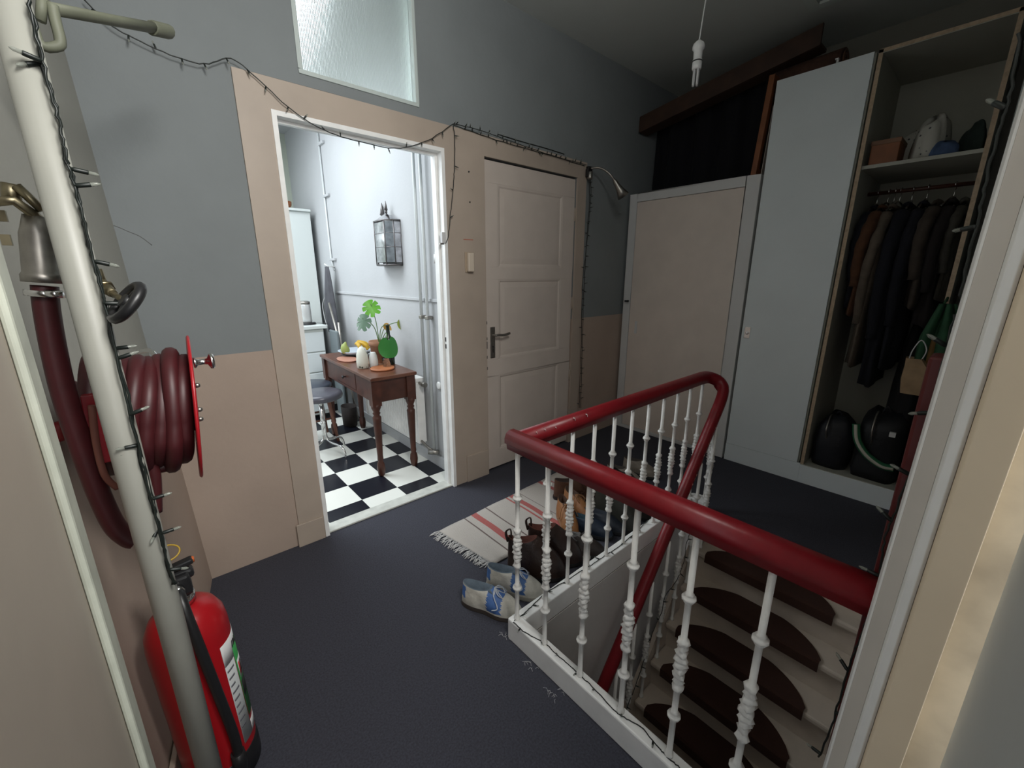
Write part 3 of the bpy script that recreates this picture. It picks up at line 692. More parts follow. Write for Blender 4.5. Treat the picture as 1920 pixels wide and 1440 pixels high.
# ================================================================== ON TOP OF THE CUPBOARD
dp = MB()
def dfn(u, v):
    y = 2.262-(2.262-1.235)*u; z = 2.124+(2.70+0.20*u-2.124)*v
    return (3.70+0.03*math.sin(u*26)+0.015*math.sin(u*61+v)-0.03*(1-v)*math.sin(u*9)**2, y, z)
dp.grid(dfn, 60, 10)
tag(build('black_curtain', dp, M_drape, solid=0.006), 'black cloth curtain filling the space above the corner cupboard', 'curtain')
bm_ = thing('curtain_pelmet', 'long brown wooden pelmet board above the black curtain', 'pelmet', (3.45, 1.7, 2.6))
A_, B_ = Vector((3.42, 2.262, 2.615)), Vector((3.46, 1.02, 2.84))
mb = MB(); prof = [(0, 0, 0), (0.022, 0, 0), (0.022, 0, .12), (0, 0, .12)]
mb.loft([[A_+Vector(p) for p in prof], [B_+Vector(p) for p in prof]], smooth=False); part('front_board', mb, M_beam, bm_, bevel=0.003)
mb = MB(); prof = [(.022, 0, .0), (.14, 0, .0), (.14, 0, .018), (.022, 0, .018)]
mb.loft([[A_+Vector(p) for p in prof], [B_+Vector(p) for p in prof]], smooth=False); part('bottom_board', mb, M_beam, bm_)
ro = thing('rolled_carpet', 'dark brown rolled carpet lying on top behind the wardrobe door', 'rolled carpet', (3.62, 1.05, 2.72))
mb = MB(); P0, P1 = Vector((3.60, 1.30, 2.745)), Vector((3.56, 0.90, 2.745))
mb.tube([P0, P1], 0.07, seg=20); part('roll', mb, mat('roll_brown', (.09, .042, .028), .85, noise=.3, scale=30), ro)
mb = MB(); mb.tube([P1+Vector((0, -.003, 0)) + Vector((.06*(1-k/40)*math.cos(k*.6), 0, .06*(1-k/40)*math.sin(k*.6))) for k in range(34)], 0.005, seg=5); part('spiral_end', mb, mat('roll_edge', (.16, .08, .05), .9), ro)
fr = thing('picture_frame', 'orange-brown wooden frame leaning upright on the cupboard by the wardrobe', 'frame', (3.43, 1.262, 2.123))
fb = MB()
Rm = Matrix.Rotation(math.radians(3.5), 4, 'X')
def rbox(mb, a, b): return mb.box(a, b, Rm)
H_, L_ = 0.60, 0.34
rbox(fb, (-.06, -.0, 0), (-.015, .035, H_)); rbox(fb, (L_-.045, 0, 0), (L_, .035, H_)); rbox(fb, (-.015, 0, 0), (L_-.045, .035, .045)); rbox(fb, (-.015, 0, H_-.045), (L_-.045, .035, H_))
fb.v = [(x, -y if False else y, z) for x, y, z in fb.v]
build('frame', fb, M_wood2, fr, bevel=0.003)
mb = MB(); rbox(mb, (-.015, .008, .045), (L_-.045, .014, H_-.045)); build('picture', mb, M_beam, fr)
bd = MB(); bd.box((-.05, 0, 0), (.2, .004, .42), Matrix.Rotation(math.radians(2.5), 4, 'X'))
tag(build('thin_board', bd, mat('pale_card', (.42, .36, .33), .7), loc=(3.45, 1.236, 2.1235)), 'thin pale card squeezed between the leaning frame and the wardrobe', 'board')
pg = MB(); pg.tube([(0, 0, 0), (0, .0, .03)], .008, seg=8); pg.box((-.01, -.006, .03), (.01, .012, .036))
tag(build('white_hook', pg, M_white, loc=(3.40, 0.895, 2.6725)), 'small white hook standing on the wardrobe top', 'hook')

# ================================================================== CEILING THINGS
pl = thing('pendant_bulb', 'white energy-saving bulb hanging on a cord from the ceiling', 'lamp', (2.40, 1.262, CEIL))
bz = 2.42
mb = MB(); mb.tube(catmull([(2.40, 1.262, CEIL), (2.412, 1.250, 2.88), (2.408, 1.256, 2.76), (2.40, 1.262, 2.625)], 6), 0.0032, seg=7); part('cord', mb, M_white, pl)
mb = MB(); mb.lathe([(0.0045, .205), (.012, .20), (.026, .188), (.030, .175), (.030, .165), (.022, .155), (.021, .118), (.0235, .116), (.0235, .112)], (2.40, 1.262, bz)); part('lamp_holder', mb, M_white, pl)
mb = MB(); mb.lathe([(.0235, .112), (.0245, .110), (.0245, .108), (.0235, .106)], (2.40, 1.262, bz)); part('ring', mb, M_black, pl)
mb = MB(); mb.lathe([(.0235, .106), (.024, .078), (.021, .070), (.006, .070)], (2.40, 1.262, bz)); part('bulb_base', mb, M_white, pl)
for a in (0.4, 0.4+PI/2):
    dx, dy = 0.011*math.cos(a), 0.011*math.sin(a); ox, oy = 0.009*math.cos(a+PI/2)*(1 if a < 1 else 0), 0.009*math.sin(a+PI/2)*(1 if a < 1 else 0)
    for s_ in ((-1, 1) if a < 1 else ()):
        mb = MB(); cx, cy = 2.40+ox*s_, 1.262+oy*s_
        mb.tube(catmull([(cx-dx, cy-dy, bz+.07), (cx-dx, cy-dy, bz+.012), (cx-dx*.5, cy-dy*.5, bz+.001), (cx+dx*.5, cy+dy*.5, bz+.001), (cx+dx, cy+dy, bz+.012), (cx+dx, cy+dy, bz+.07)], 4), .0062, seg=8)
        part('glass_tube', mb, M_paper, pl)
hf = MB()
for a, b in (((2.70, 1.03), (3.42, 1.09)), ((3.36, .37), (3.42, 1.03)), ((2.70, .37), (3.36, .43)), ((2.70, .43), (2.76, 1.03))): hf.box((a[0], a[1], CEIL-.022), (b[0], b[1], CEIL-.0005))
hatch = thing('ceiling_hatch', 'pale framed hatch in the ceiling above the wardrobes', 'hatch', (3.06, .73, CEIL))
part('frame', hf, mat('hatch_paint', (.62, .68, .64), .45), hatch, bevel=.003)
mb = MB(); mb.box((2.76, .43, CEIL-.008), (3.36, 1.03, CEIL-.0005)); part('panel', mb, mat('hatch_panel', (.40, .45, .42), .6), hatch)

# ================================================================== DOOR WALL FIXTURES
gl = thing('gooseneck_lamp', 'silver gooseneck clip lamp at the top right corner of the door frame', 'lamp', tuple(onY(1103, 318, D-.02)))
p0 = onY(1103, 318, D-.02)
mb = MB(); mb.box(p0+Vector((-.022, -.025, -.025)), p0+Vector((.022, .005, .02))); mb.box(p0+Vector((-.035, -.03, -.06)), p0+Vector((-.012, .0, .0))); part('clip', mb, M_black, gl, bevel=.006)
mb = MB(); mb.lathe([(.018, 0), (.02, .01), (.017, .05), (.013, .055)], p0+Vector((-.012, -.03, -.075))); part('switch_body', mb, M_steel, gl)
neck = [onY(1108, 316, D-.05), onY(1125, 315, D-.11), onY(1142, 325, D-.17), onY(1153, 340, D-.20)]
mb = MB(); mb.tube(catmull(neck, 8), .008, seg=9); part('gooseneck', mb, M_steel, gl)
a_, b2 = onY(1152, 338, D-.20), onY(1169, 368, D-.24)
ax = (b2-a_).normalized(); Mx = ax.to_track_quat('Z', 'Y').to_matrix().to_4x4()
L = (b2-a_).length
mb = MB(); mb.lathe([(.010, -.005), (.016, .01), (.020, L*.3), (.030, L*.65), (.046, L*1.0), (.0435, L*1.0), (.028, L*.65), (.014, L*.2), (0.001, L*.18)], a_, M=Mx, caps=False); part('lamp_shade', mb, M_steel, gl)

def wallbox(name, label, cat, px0, px1, z=None, dy=.028, m=None, y=D-.0142, bev=.004, parts=()):
    a = onY(*px0, y); b = onY(*px1, y)
    mb = MB(); mb.box((min(a.x, b.x), y-dy, min(a.z, b.z)), (max(a.x, b.x), y-.0003, max(a.z, b.z)))
    o = build(name, mb, m or M_cream, bevel=bev); return tag(o, label, cat)
sw = thing('light_switch', 'old cream surface switch block beside the panelled door', 'switch', tuple(onY(880, 492, D-.02)))
c0 = onY(880, 492, D-.02); c0 = Vector((c0.x, D-.0145, c0.z))
mb = MB(); mb.box(c0+Vector((-.032, -.006, -.062)), c0+Vector((.018, 0, .062))); part('back_plate', mb, mat('switch_plate', (.42, .33, .24), .5), sw, bevel=.002)
mb = MB(); mb.box(c0+Vector((-.022, -.032, -.058)), c0+Vector((.022, -.006, .058))); part('switch_body', mb, mat('switch_cream', (.62, .53, .43), .4), sw, bevel=.006)
for k in range(4): 
    mb = MB(); mb.tube([c0+Vector((.022, -.016, .042-.028*k)), c0+Vector((.030, -.016, .042-.028*k))], .004, seg=8); part('rocker', mb, M_cream, sw)
wallbox('red_tape', 'short strip of red tape above the light switch', 'tape', (869, 448), (887, 450.5), dy=.001, m=mat('red_tape', (.45, .10, .05), .6), bev=0)
for p, lab in (((879, 322), 'dark nail in the beige surround above the light switch'), ((881, 379), 'small nail hole under the upper nail')):
    c = onY(*p, D-.016); mb = MB(); mb.lathe([(.005, 0), (.005, .003), (.002, .008)], (c.x, D-.0145, c.z), axis='Y', seg=8); mb.v = [(x, 2*(D-.0145)-y, z) for x, y, z in mb.v]; tag(build('nail', mb, M_ink), lab, 'nail')
sn = thing('door_sensor', 'small white sensor box on the right of the kitchen doorway', 'sensor', tuple(onY(832, 447, D-.02)))
c0 = onY(832, 447, D-.02)
mb = MB(); mb.box(c0+Vector((-.018, -.012, -.028)), c0+Vector((.008, .012, .035))); part('box', mb, M_paper, sn, bevel=.003)
mb = MB(); mb.box(c0+Vector((-.028, -.004, -.036)), c0+Vector((-.002, .010, -.028))); part('bracket', mb, M_steel, sn)
a = onY(846, 150, D); 
# loose cable above the surround
cb_ = MB(); cb_.tube(catmull([onY(x, y, D-.004) for x, y in ((935, 252), (980, 266), (1020, 277), (1058, 289))], 4), .0028, seg=6)
tag(build('loose_cable', cb_, M_wire), 'thin dark cable on the wall above the panelled door', 'cable')
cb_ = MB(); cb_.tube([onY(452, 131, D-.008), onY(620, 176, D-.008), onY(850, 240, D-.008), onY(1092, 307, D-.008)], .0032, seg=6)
tag(build('cable_trunk', cb_, mat('cord_brown', (.05, .035, .025), .7)), 'dark thin cord along the top edge of the beige door surround', 'cable')  # one even dark brown along the whole cord
ck_ = MB(); ck_.tube(catmull([onY(x, y, D+.0005) for x, y in ((203, 420), (222, 426), (240, 434), (262, 443), (285, 460))], 3), .0016, seg=5)
tag(build('wall_crack', ck_, mat('crack', (.12, .12, .12), .9)), 'fine crack in the blue-white plaster at left', 'crack')

# ================================================================== STRING LIGHTS
def bulb_proto():
    mb = MB(); mb.lathe([(.0022, 0), (.0032, .003), (.0032, .016), (.0026, .017)], seg=7); mb.cur = 1
    mb.lathe([(.0026, .017), (.0026, .024), (.0012, .027), (0.0001, .028)], seg=7); return mb
BP = None
def string_lights(label, paths, step, rad=.0022, bs=1.0, bias=None, twin=0.0, seed=0):
    global BP
    rnd = random.Random(seed)
    P0 = Vector(paths[0][0]); t = thing('string_lights', label, 'string lights', P0)
    for path in paths:
        pts = catmull(path, 6)
        pts = [p + Vector((rnd.uniform(-1, 1), rnd.uniform(-1, 1), rnd.uniform(-1, 1)))*rad*0.8 for p in pts]
        mb = MB(); mb.tube(pts, rad, seg=6)
        if twin: mb.tube([p+Vector((twin*math.sin(i*.9), twin*math.cos(i*.7), twin*math.cos(i*.9))) for i, p in enumerate(pts)], rad, seg=6)
        part('wire', mb, M_wire, t)
        acc = step*.5
        for a, b in zip(pts[:-1], pts[1:]):
            acc += (b-a).length
            if acc >= step:
                acc -= step*rnd.uniform(.85, 1.15)
                if BP is None: BP = build('bulb', bulb_proto(), [M_wire, M_tip]); o = BP; o.parent = t
                else: o = BP.copy(); C.objects.link(o); o.parent = t
                d = Vector((rnd.uniform(-1, 1), rnd.uniform(-1, 0.1), rnd.uniform(-1, 1)))
                if bias: d = d*.45 + Vector(bias)*rnd.choice((1, 1, 1, -.6) if len(bias) == 3 else (1,))
                o.location = a-P0; o.rotation_euler = d.to_track_quat('Z', 'Y').to_euler(); o.scale = (bs, bs, bs)
    return t
Yw = D-.030
string_lights('black string lights swagging across the wall over the kitchen doorway', [
    [onY(x, y, Yw) for x, y in ((157, -2), (200, 40), (240, 66), (318, 102), (383, 120), (432, 110), (480, 145), (540, 200), (600, 240), (660, 262), (740, 278), (800, 264), (850, 232))]], .085, seed=1, bias=(0, -.2, -1))
string_lights('black string lights bunched along the top of the panelled door surround', [
    [onY(x, y, Yw) for x, y in ((850, 232), (900, 244), (950, 262), (1000, 280), (1050, 296), (1100, 309))], [onY(x, y, Yw+.008) for x, y in ((850, 234), (930, 262), (1010, 285), (1096, 311))]], .06, seed=2, bias=(0, -.3, .8))
string_lights('thin string lights falling from the frame top to the white sensor', [
    [onY(x, y, Yw) for x, y in ((850, 232), (853, 262), (852, 320), (850, 350), (845, 400), (841, 440), (836, 456))]], .16, seed=3, bias=(1, -.2, 0))
string_lights('black string lights hanging down the right side of the panelled door', [
    [onY(x, y, Yw+.004) for x, y in ((1106, 318), (1108, 360), (1104, 420), (1098, 480), (1093, 520), (1091, 560), (1090, 640), (1088, 700), (1086, 765))], [onY(x, y, Yw+.010) for x, y in ((1104, 322), (1105, 380), (1097, 500), (1093, 600), (1089, 765))]], .085, seed=4, bias=(.9, -.3, 0))

# ================================================================== LEFT WALL: PIPE, VALVES, HOSE REEL, EXTINGUISHER
PY = 1.02
pt, pb_ = onY(16, 0, PY), onY(392, 1440, PY)
dirp = (pt-pb_)/(pt.z-pb_.z)
def pipe_at(z): return pb_ + dirp*(z-pb_.z)
rp_ = thing('riser_pipe', 'thick white painted pipe running floor to ceiling at left', 'pipe', tuple(pipe_at(0)))
mb = MB(); mb.tube([pipe_at(0), pipe_at(1.0), pipe_at(1.99)], .0235, seg=24); part('pipe', mb, M_pipe, rp_)
mb = MB(); mb.tube([pipe_at(1.86), pipe_at(1.90), pipe_at(1.93), pipe_at(2.0), pipe_at(CEIL)], [.0235, .0255, .028, .029, .029], seg=24); part('pipe_sleeve', mb, M_pipe, rp_)
q = pipe_at(1.915)
mb = MB(); mb.tube([q, Vector((left_x(1.10, 1.9)+.001, 1.10, 1.915))], .009, seg=8); part('bracket', mb, M_pipe, rp_)
q = pipe_at(0.13)
mb = MB(); mb.tube([q, Vector((left_x(1.22, 0.1)+.001, 1.22, .10))], .006, seg=8); part('bracket', mb, M_pipe, rp_)

def lp(px, py, y): return onY(px, py, y)
# lights wound down the pipe
pts = [(52, -5), (66, 60), (80, 115), (98, 180), (112, 235), (124, 290), (134, 330), (150, 390), (166, 448), (180, 510), (196, 570), (212, 640), (236, 740), (262, 850), (284, 935), (300, 1000), (316, 1060), (326, 1095)]
string_lights('black string lights running down beside the thick white pipe', [[onY(x, y, PY-.03) for x, y in pts], [onY(x+4*math.sin(i*2.2), y, PY-.02) for i, (x, y) in enumerate(pts)], [onY(x+4*math.cos(i*1.7), y, PY-.01) for i, (x, y) in enumerate(pts[10:])]], .17, rad=.0020, bs=1.15, seed=5, bias=(1, .1, .1))

# standpipe valve and hose on the wall behind the pipe
VY = 1.13
vv = thing('fire_hose', 'dark red flat hose on a metal valve looping down the left wall', 'hose', tuple(lp(85, 560, VY)))
k = [lp(72, 450, VY), lp(78, 520, VY)]
r_px = 0.0011
mb = MB(); mb.tube([lp(66, 405, VY), lp(68, 430, VY), lp(72, 440, VY), lp(78, 512, VY), lp(80, 515, VY), lp(82, 530, VY)], [.016, .020, .024, .024, .028, .028], seg=16); part('valve_body', mb, M_steel, vv)
mb = MB(); mb.tube([lp(-10, 378, VY-.02), lp(26, 376, VY-.02), lp(60, 400, VY-.01), lp(80, 418, VY)], .008, seg=10); mb.tube([lp(20, 345, VY), lp(22, 380, VY)], .012, seg=10); mb.tube([lp(30, 348, VY-.01), lp(80, 395, VY-.01)], .007, seg=8); part('valve_lever', mb, M_brass, vv)
mb = MB(); mb.tube([lp(83, 545, VY), lp(84, 556, VY)], .026, seg=16); mb.tube([lp(84, 550, VY-.02), lp(118, 552, VY-.02)], .007, seg=8); part('hose_clamp', mb, M_chrome, vv)
hp = [(84, 536), (88, 580), (100, 650), (118, 730), (140, 800), (165, 870), (190, 935), (215, 985), (240, 1008), (252, 1012)]
mb = MB(); mb.tube(catmull([lp(x, y, VY+.0*i) for i, (x, y) in enumerate(hp)], 5), .0195, seg=14, flat=.8); part('hose', mb, M_hose, vv)
bw = MB()
for x, y in ((3, 405), (12, 450)):
    c = lp(x, y, 1.16); bw.box(c+Vector((-.006, -.006, -.009)), c+Vector((.006, .006, .009)))
part('wall_bolt', bw, M_brass, vv)

vw = thing('wheel_valve', 'small valve with black hand wheel sticking out beside the pipe', 'valve', tuple(lp(190, 540, 1.08)))
mb = MB(); mb.tube([lp(178, 505, 1.08), lp(190, 535, 1.08)], .010, seg=10); mb.tube([lp(188, 530, 1.08), lp(204, 545, 1.05), lp(212, 551, 1.03)], [.011, .009, .007], seg=10); mb.tube([lp(196, 538, 1.066), lp(199, 541, 1.062)], .014, seg=6); mb.tube([lp(212, 551, 1.03), lp(236, 566, .985)], .005, seg=8); part('valve_body', mb, M_brass, vw)
ce = lp(238, 567, .985); axv = (ce-lp(212, 551, 1.03)).normalized()
n_ = Vector((0.55, 0.15, -0.45)).normalized(); Mw = n_.to_track_quat('Z', 'Y').to_matrix().to_4x4()
mb = MB(); RR = .034
mb.tube([ce + (Mw @ Vector((RR*math.cos(a), RR*math.sin(a), 0))) for a in [2*PI*k/24 for k in range(24)]], .0085, seg=8, closed=True)
for a in (0, 2*PI/3, 4*PI/3): mb.tube([ce, ce + (Mw @ Vector((RR*math.cos(a), RR*math.sin(a), 0)))], .006, seg=6)
mb.lathe([(.012, -.008), (.012, .006), (.006, .010)], ce, M=Mw, seg=12); part('hand_wheel', mb, M_black, vw)
mb = MB(); mb.lathe([(.005, .010), (.005, .016), (.001, .017)], ce, M=Mw, seg=10); part('hub_nut', mb, M_steel, vw)

# hose reel: axis square to the wall
RY = 1.27
rc = lp(367, 762, RY); rc = Vector((0.058, RY, rc.z))
re = thing('fire_hose_reel', 'red fire hose reel with coiled dark red hose on the left wall', 'fire hose reel', tuple(rc))
tilt = Matrix.Rotation(math.radians(4.6), 4, 'Y') @ Matrix.Rotation(math.radians(-3.0), 4, 'Z')
def reel_pt(x, a, r): return rc + (tilt @ Vector((x, r*math.cos(a), r*math.sin(a))))
RD = .178
mb = MB(); mb.lathe([(.0005, .006), (.05, .006), (.10, .002), (RD-.012, .0), (RD-.004, .003), (RD, .0), (RD-.004, -.004), (.10, -.004), (.0005, -.002)], rc, axis='X', seg=56, M=tilt, caps=False); part('front_disc', mb, M_disc, re)
mb = MB(); mb.lathe([(.0005, .0), (.095, .0), (.098, -.003), (.095, -.006), (.0005, -.006)], rc+Vector((-.20, 0, 0)), axis='X', seg=40, M=tilt, caps=False); part('back_disc', mb, M_disc, re)
mb = MB(); mb.lathe([(.06, -.20), (.06, 0)], rc, axis='X', seg=24, M=tilt); part('drum', mb, M_disc, re)
# windings
rnd = random.Random(3)
for k in range(8):
    x = -.022 - .0215*k; R0 = .120 + rnd.uniform(-.012, .012) + (.008 if k in (1, 6) else 0)
    pts = [reel_pt(x + .010*math.sin(a)+.004*math.sin(2*a+k), a, R0*(1+.05*math.sin(a+k)+.03*math.sin(3*a+k*2))*(1.10 if math.sin(a) < -.3 else 1)) for a in [2*PI*j/40 for j in range(40)]]
    mb = MB(); mb.tube(pts, .0165, seg=10, closed=True); part('hose_coil', mb, M_hose, re)
# loop hanging below and the tail
mb = MB(); mb.tube(catmull([lp(262, 800, RY-.06), lp(280, 868, RY-.06), lp(300, 876, RY-.06), lp(322, 868, RY-.06), lp(335, 850, RY-.05), lp(330, 800, RY-.05)], 6), .0135, seg=10); part('hose_loop', mb, M_hose, re)
mb = MB(); mb.tube(catmull([lp(270, 800, RY-.08), lp(284, 870, RY-.08), lp(290, 900, RY-.08), lp(292, 960, RY-.08)], 6), [.0155, .015, .0145, .014]+[.013]*15, seg=10); part('hose_tail', mb, M_hose, re)
# knob on the disc, and rivets
kb = lp(366, 680, RY-.0); kb = Vector((rc.x+.006+(kb.z-rc.z)*.08, RY, kb.z))
mb = MB(); mb.lathe([(.012, 0), (.014, .003), (.008, .008), (.0065, .02), (.008, .028), (.019, .033), (.020, .038), (.017, .042), (.001, .044)], kb, axis='X', seg=18); part('knob', mb, M_chrome, re)
for zz in (722, 768, 786):
    c = lp(374, zz, RY); mb = MB(); mb.lathe([(.006, 0), (.006, .006), (.004, .010), (.001, .011)], Vector((rc.x+.005+(c.z-rc.z)*.08, RY, c.z)), axis='X', seg=12); part('bolt', mb, M_steel, re)
# guide handle behind
mb = MB(); mb.tube(catmull([lp(258, 660, RY+.16), lp(275, 657, RY+.12), lp(286, 660, RY+.08), lp(293, 678, RY+.06), lp(294, 700, RY+.06)], 3), .006, seg=8); part('guide_arm', mb, M_chrome, re)
mb = MB(); mb.tube([rc+Vector((-.20, 0, 0)), Vector((left_x(RY, 1.1)+.002, RY, rc.z-.01))], .022, seg=16); part('axle', mb, M_red, re)
# red metal bracket low on the pipe side
bk = thing('reel_bracket', 'dark red metal wall plate behind the pipe under the hose', 'bracket', tuple(lp(180, 790, 1.16)))
mb = MB(); c1, c2 = lp(176, 740, 1.14), lp(200, 868, 1.14); mb.loft([[c1+Vector((-.02, 0, 0)), c1+Vector((.012, 0, 0)), c1+Vector((.012, .02, 0)), c1+Vector((-.02, .02, 0))], [c2+Vector((-.02, 0, 0)), c2+Vector((.018, 0, 0)), c2+Vector((.018, .02, 0)), c2+Vector((-.02, .02, 0))]], smooth=False); part('plate', mb, M_red, bk, bevel=.002)
mb = MB(); mb.tube(catmull([lp(172, 760, 1.11), lp(180, 830, 1.11), lp(196, 890, 1.11), lp(220, 915, 1.12)], 5), .006, seg=8); part('rod', mb, mat('rust_rod', (.20, .07, .05), .6), bk)

# wall arm at the top left
wa = thing('metal_bracket', 'grey-green metal bar with bracket jutting out high at left', 'bracket', tuple(lp(95, 30, 1.5)))
mb = MB(); mb.tube([lp(85, 14, 1.45), lp(200, 36, 1.62), lp(290, 53, 1.75)], [.014, .0145, .016], seg=10, flat=.7); part('arm', mb, mat('arm_grey_green', (.17, .18, .13), .6, noise=.2), wa)
mb = MB(); mb.tube([lp(284, 52, 1.745), lp(317, 60, 1.80)], .021, seg=10, flat=.8); part('arm_end', mb, MATS['arm_grey_green'], wa, bevel=.002)
mb = MB(); mb.tube(catmull([lp(98, 8, 1.45), lp(104, 40, 1.45), lp(112, 70, 1.45), lp(110, 86, 1.45), lp(78, 86, 1.45), lp(62, 50, 1.45)], 3), .010, seg=8); part('bracket', mb, MATS['arm_grey_green'], wa)
mb = MB(); mb.tube([lp(80, -10, 1.45), lp(76, 40, 1.45)], .009, seg=8); part('clamp', mb, MATS['arm_grey_green'], wa)

# fire extinguisher
ex = thing('fire_extinguisher', 'red fire extinguisher with black hose standing by the left wall', 'fire extinguisher', (-0.040, 1.275, 0), rot=(0, math.radians(-1.5), 0))
ex.scale = (1, 1, 1.16)
R_ = .091
mb = MB(); mb.lathe([(R_-.01, .0), (R_+.002, .004), (R_+.003, .05), (R_+.001, .075), (R_, .076)], seg=36); build('base_skirt', mb, M_black, ex)
mb = MB(); mb.lathe([(R_, .07), (R_, .44), (R_-.004, .47), (R_-.018, .497), (R_-.038, .512), (.032, .518), (.030, .53)], seg=36, caps=False); build('cylinder', mb, M_exred, ex)
mb = MB(); mb.lathe([(.030, .520), (.036, .522), (.036, .545), (.030, .548)], seg=24); build('neck_ring', mb, M_chrome, ex)
mb = MB(); mb.box((-.045, -.030, .548), (.035, .030, .600)); mb.box((-.050, -.014, .58), (.045, .014, .604)); build('valve_head', mb, M_black, ex, bevel=.007)
mb = MB(); mb.box((-.050, -.012, .606), (.050, .012, .620), Matrix.Translation((.063, 0, .004)) @ Matrix.Rotation(math.radians(-6), 4, 'Y')); build('lever', mb, M_black, ex, bevel=.004)
mb = MB(); mb.tube(catmull([(.0+.028*math.cos(a), .02+.016*math.sin(a), .665+.012*math.sin(a)-.02) for a in [2*PI*k/12 for k in range(12)]], 3, True), .0022, seg=6, closed=True); build('safety_ring', mb, mat('yellow_plastic', (.42, .27, .03), .5), ex)
mb = MB(); mb.lathe([(.006, 0), (.006, .012)], (.046, 0, .612), seg=10); build('seal', mb, mat('orange_plastic', (.55, .12, .03), .5), ex)
hs = catmull([(.005, -.030, .572), (.008, -.060, .565), (.012, -.088, .53), (.020, -.100, .44), (.030, -.102, .30), (.038, -.100, .17), (.036, -.098, .10)], 6)
mb = MB(); mb.tube(hs, .0125, seg=12); build('hose', mb, M_black, ex)
mb = MB(); mb.tube([(.036, -.098, .115), (.036, -.098, .085), (.034, -.098, .03)], [.017, .019, .013], seg=12); build('nozzle', mb, M_black, ex)
mb = MB(); mb.tube([(.005, -.028, .572), (.006, -.046, .569)], .0145, seg=12); build('hose_fitting', mb, M_chrome, ex)
def lab(a0, a1, z0, z1, m, name, r=.0006, zs=0.0, seg=16):
    mb = MB(); n = seg
    lo = []; hi = []
    for k in range(n+1):
        a = math.radians(a0+(a1-a0)*k/n); t = k/n
        lo.append(((R_+r)*math.cos(a), (R_+r)*math.sin(a), z0)); hi.append(((R_+r)*math.cos(a), (R_+r)*math.sin(a), z1-zs*math.sin(PI*t)))
    mb.loft([lo, hi], closed=False, caps=(False, False)); o = build(name, mb, m, ex, solid=0.0004); return o
lab(-52, 10, .345, .405, M_paper, 'label_band')
lab(-52, -28, .10, .345, mat('label_grey', (.48, .50, .50), .5), 'instruction_label', r=.0004)
lab(-27, 10, .15, .372, M_green, 'green_label', r=.0012)
lab(-24, -2, .27, .325, M_paper, 'pictogram_panel', r=.0022)
lab(-26, 6, .215, .262, M_ink, 'dark_panel', r=.0020)
lab(-27, 8, .10, .135, M_paper, 'lower_label', r=.0006)
for k in range(9):
    z = .325-.022*k; lab(-50, -34-(k % 3)*3, z, z+.006, mat('label_text', (.16, .16, .18), .6), 'label_text', r=.0009, seg=8)
for k, (cc, a) in enumerate(((mat('pict_red', (.5, .02, .02), .5), -20), (M_ink, -13))):
    lab(a-2.5, a+2.5, .28, .315, cc, 'pictogram', r=.0030, seg=4)
# lettering at the top of the label
def text_on(ex, s_, size, ang, z, m, r):
    cu = bpy.data.curves.new('lettering', 'FONT'); cu.body = s_; cu.size = size; cu.extrude = .0003; cu.shear = .25; cu.offset = .0006
    o = bpy.data.objects.new('tmp', cu); C.objects.link(o)
    dg = bpy.context.evaluated_depsgraph_get(); me = bpy.data.meshes.new_from_object(o.evaluated_get(dg))
    bpy.data.objects.remove(o)
    for v in me.vertices:
        a = math.radians(ang) + v.co.x/R_; rr = r+v.co.z
        v.co = Vector((rr*math.cos(a), rr*math.sin(a), z+v.co.y))
    me.materials.clear(); me.materials.append(m)
    o = bpy.data.objects.new('lettering', me); C.objects.link(o); o.parent = ex; return o
text_on(ex, 'nu', .036, -30, .372, M_ink, R_+.0028)

# ================================================================== STRING LIGHTS AT THE RIGHT AND ROUND THE CURB
pr = [(1912, 60), (1893, 180), (1874, 240), (1850, 330), (1836, 400), (1815, 480), (1800, 560)]
string_lights('string lights hanging down the casing beside the open wardrobe', [[onX(x, y, .86) for x, y in pr]], .17, rad=.0016, bs=1.1, seed=8, bias=(.1, .9, .3))
pr = [(1790, 590), (1768, 680), (1752, 760), (1735, 840), (1700, 900), (1683, 950), (1662, 1000), (1656, 1030), (1648, 1090), (1634, 1140), (1614, 1190), (1600, 1230), (1580, 1290), (1560, 1360), (1535, 1420)]
string_lights('string lights draped down the dark red post at right', [[onX(x, y, .93) for x, y in pr]], .105, rad=.0018, bs=1.15, seed=12, bias=(-.1, 1, .1))
zc = .1022
pa = [(962, 1166), (985, 1186), (1020, 1205), (1045, 1228), (1068, 1248), (1090, 1268), (1115, 1292), (1150, 1330), (1170, 1345), (1200, 1362), (1235, 1402), (1250, 1418), (1275, 1440)]
string_lights('string lights lying along the near white curb', [[onZ(x, y, zc) for x, y in pa]], .095, rad=.0018, seed=9, bias=(-.4, .1, .5))
pc = [(964, 1164), (985, 1148), (1005, 1128), (1025, 1110), (1035, 1104), (1060, 1090), (1085, 1073), (1100, 1066), (1128, 1046), (1140, 1038), (1160, 1025), (1190, 1000), (1215, 975)]
string_lights('string lights lying along the far white curb by the shoes', [[onZ(x, y, zc) for x, y in pc]], .09, rad=.0018, seed=10, bias=(.2, -.4, .5))
pd = [(1293, 1000), (1286, 1025), (1284, 1045), (1275, 1075), (1262, 1098), (1247, 1118), (1240, 1150), (1228, 1175), (1218, 1205)]
pe = [(1208, 1235), (1200, 1260), (1190, 1290), (1182, 1310), (1174, 1332)]
string_lights('string lights running down the staircase stringer', [[onY(x, y, .890) for x, y in pd], [onY(x, y, .890) for x, y in pe]], .10, rad=.0018, seed=11, bias=(.5, -.5, -.3))

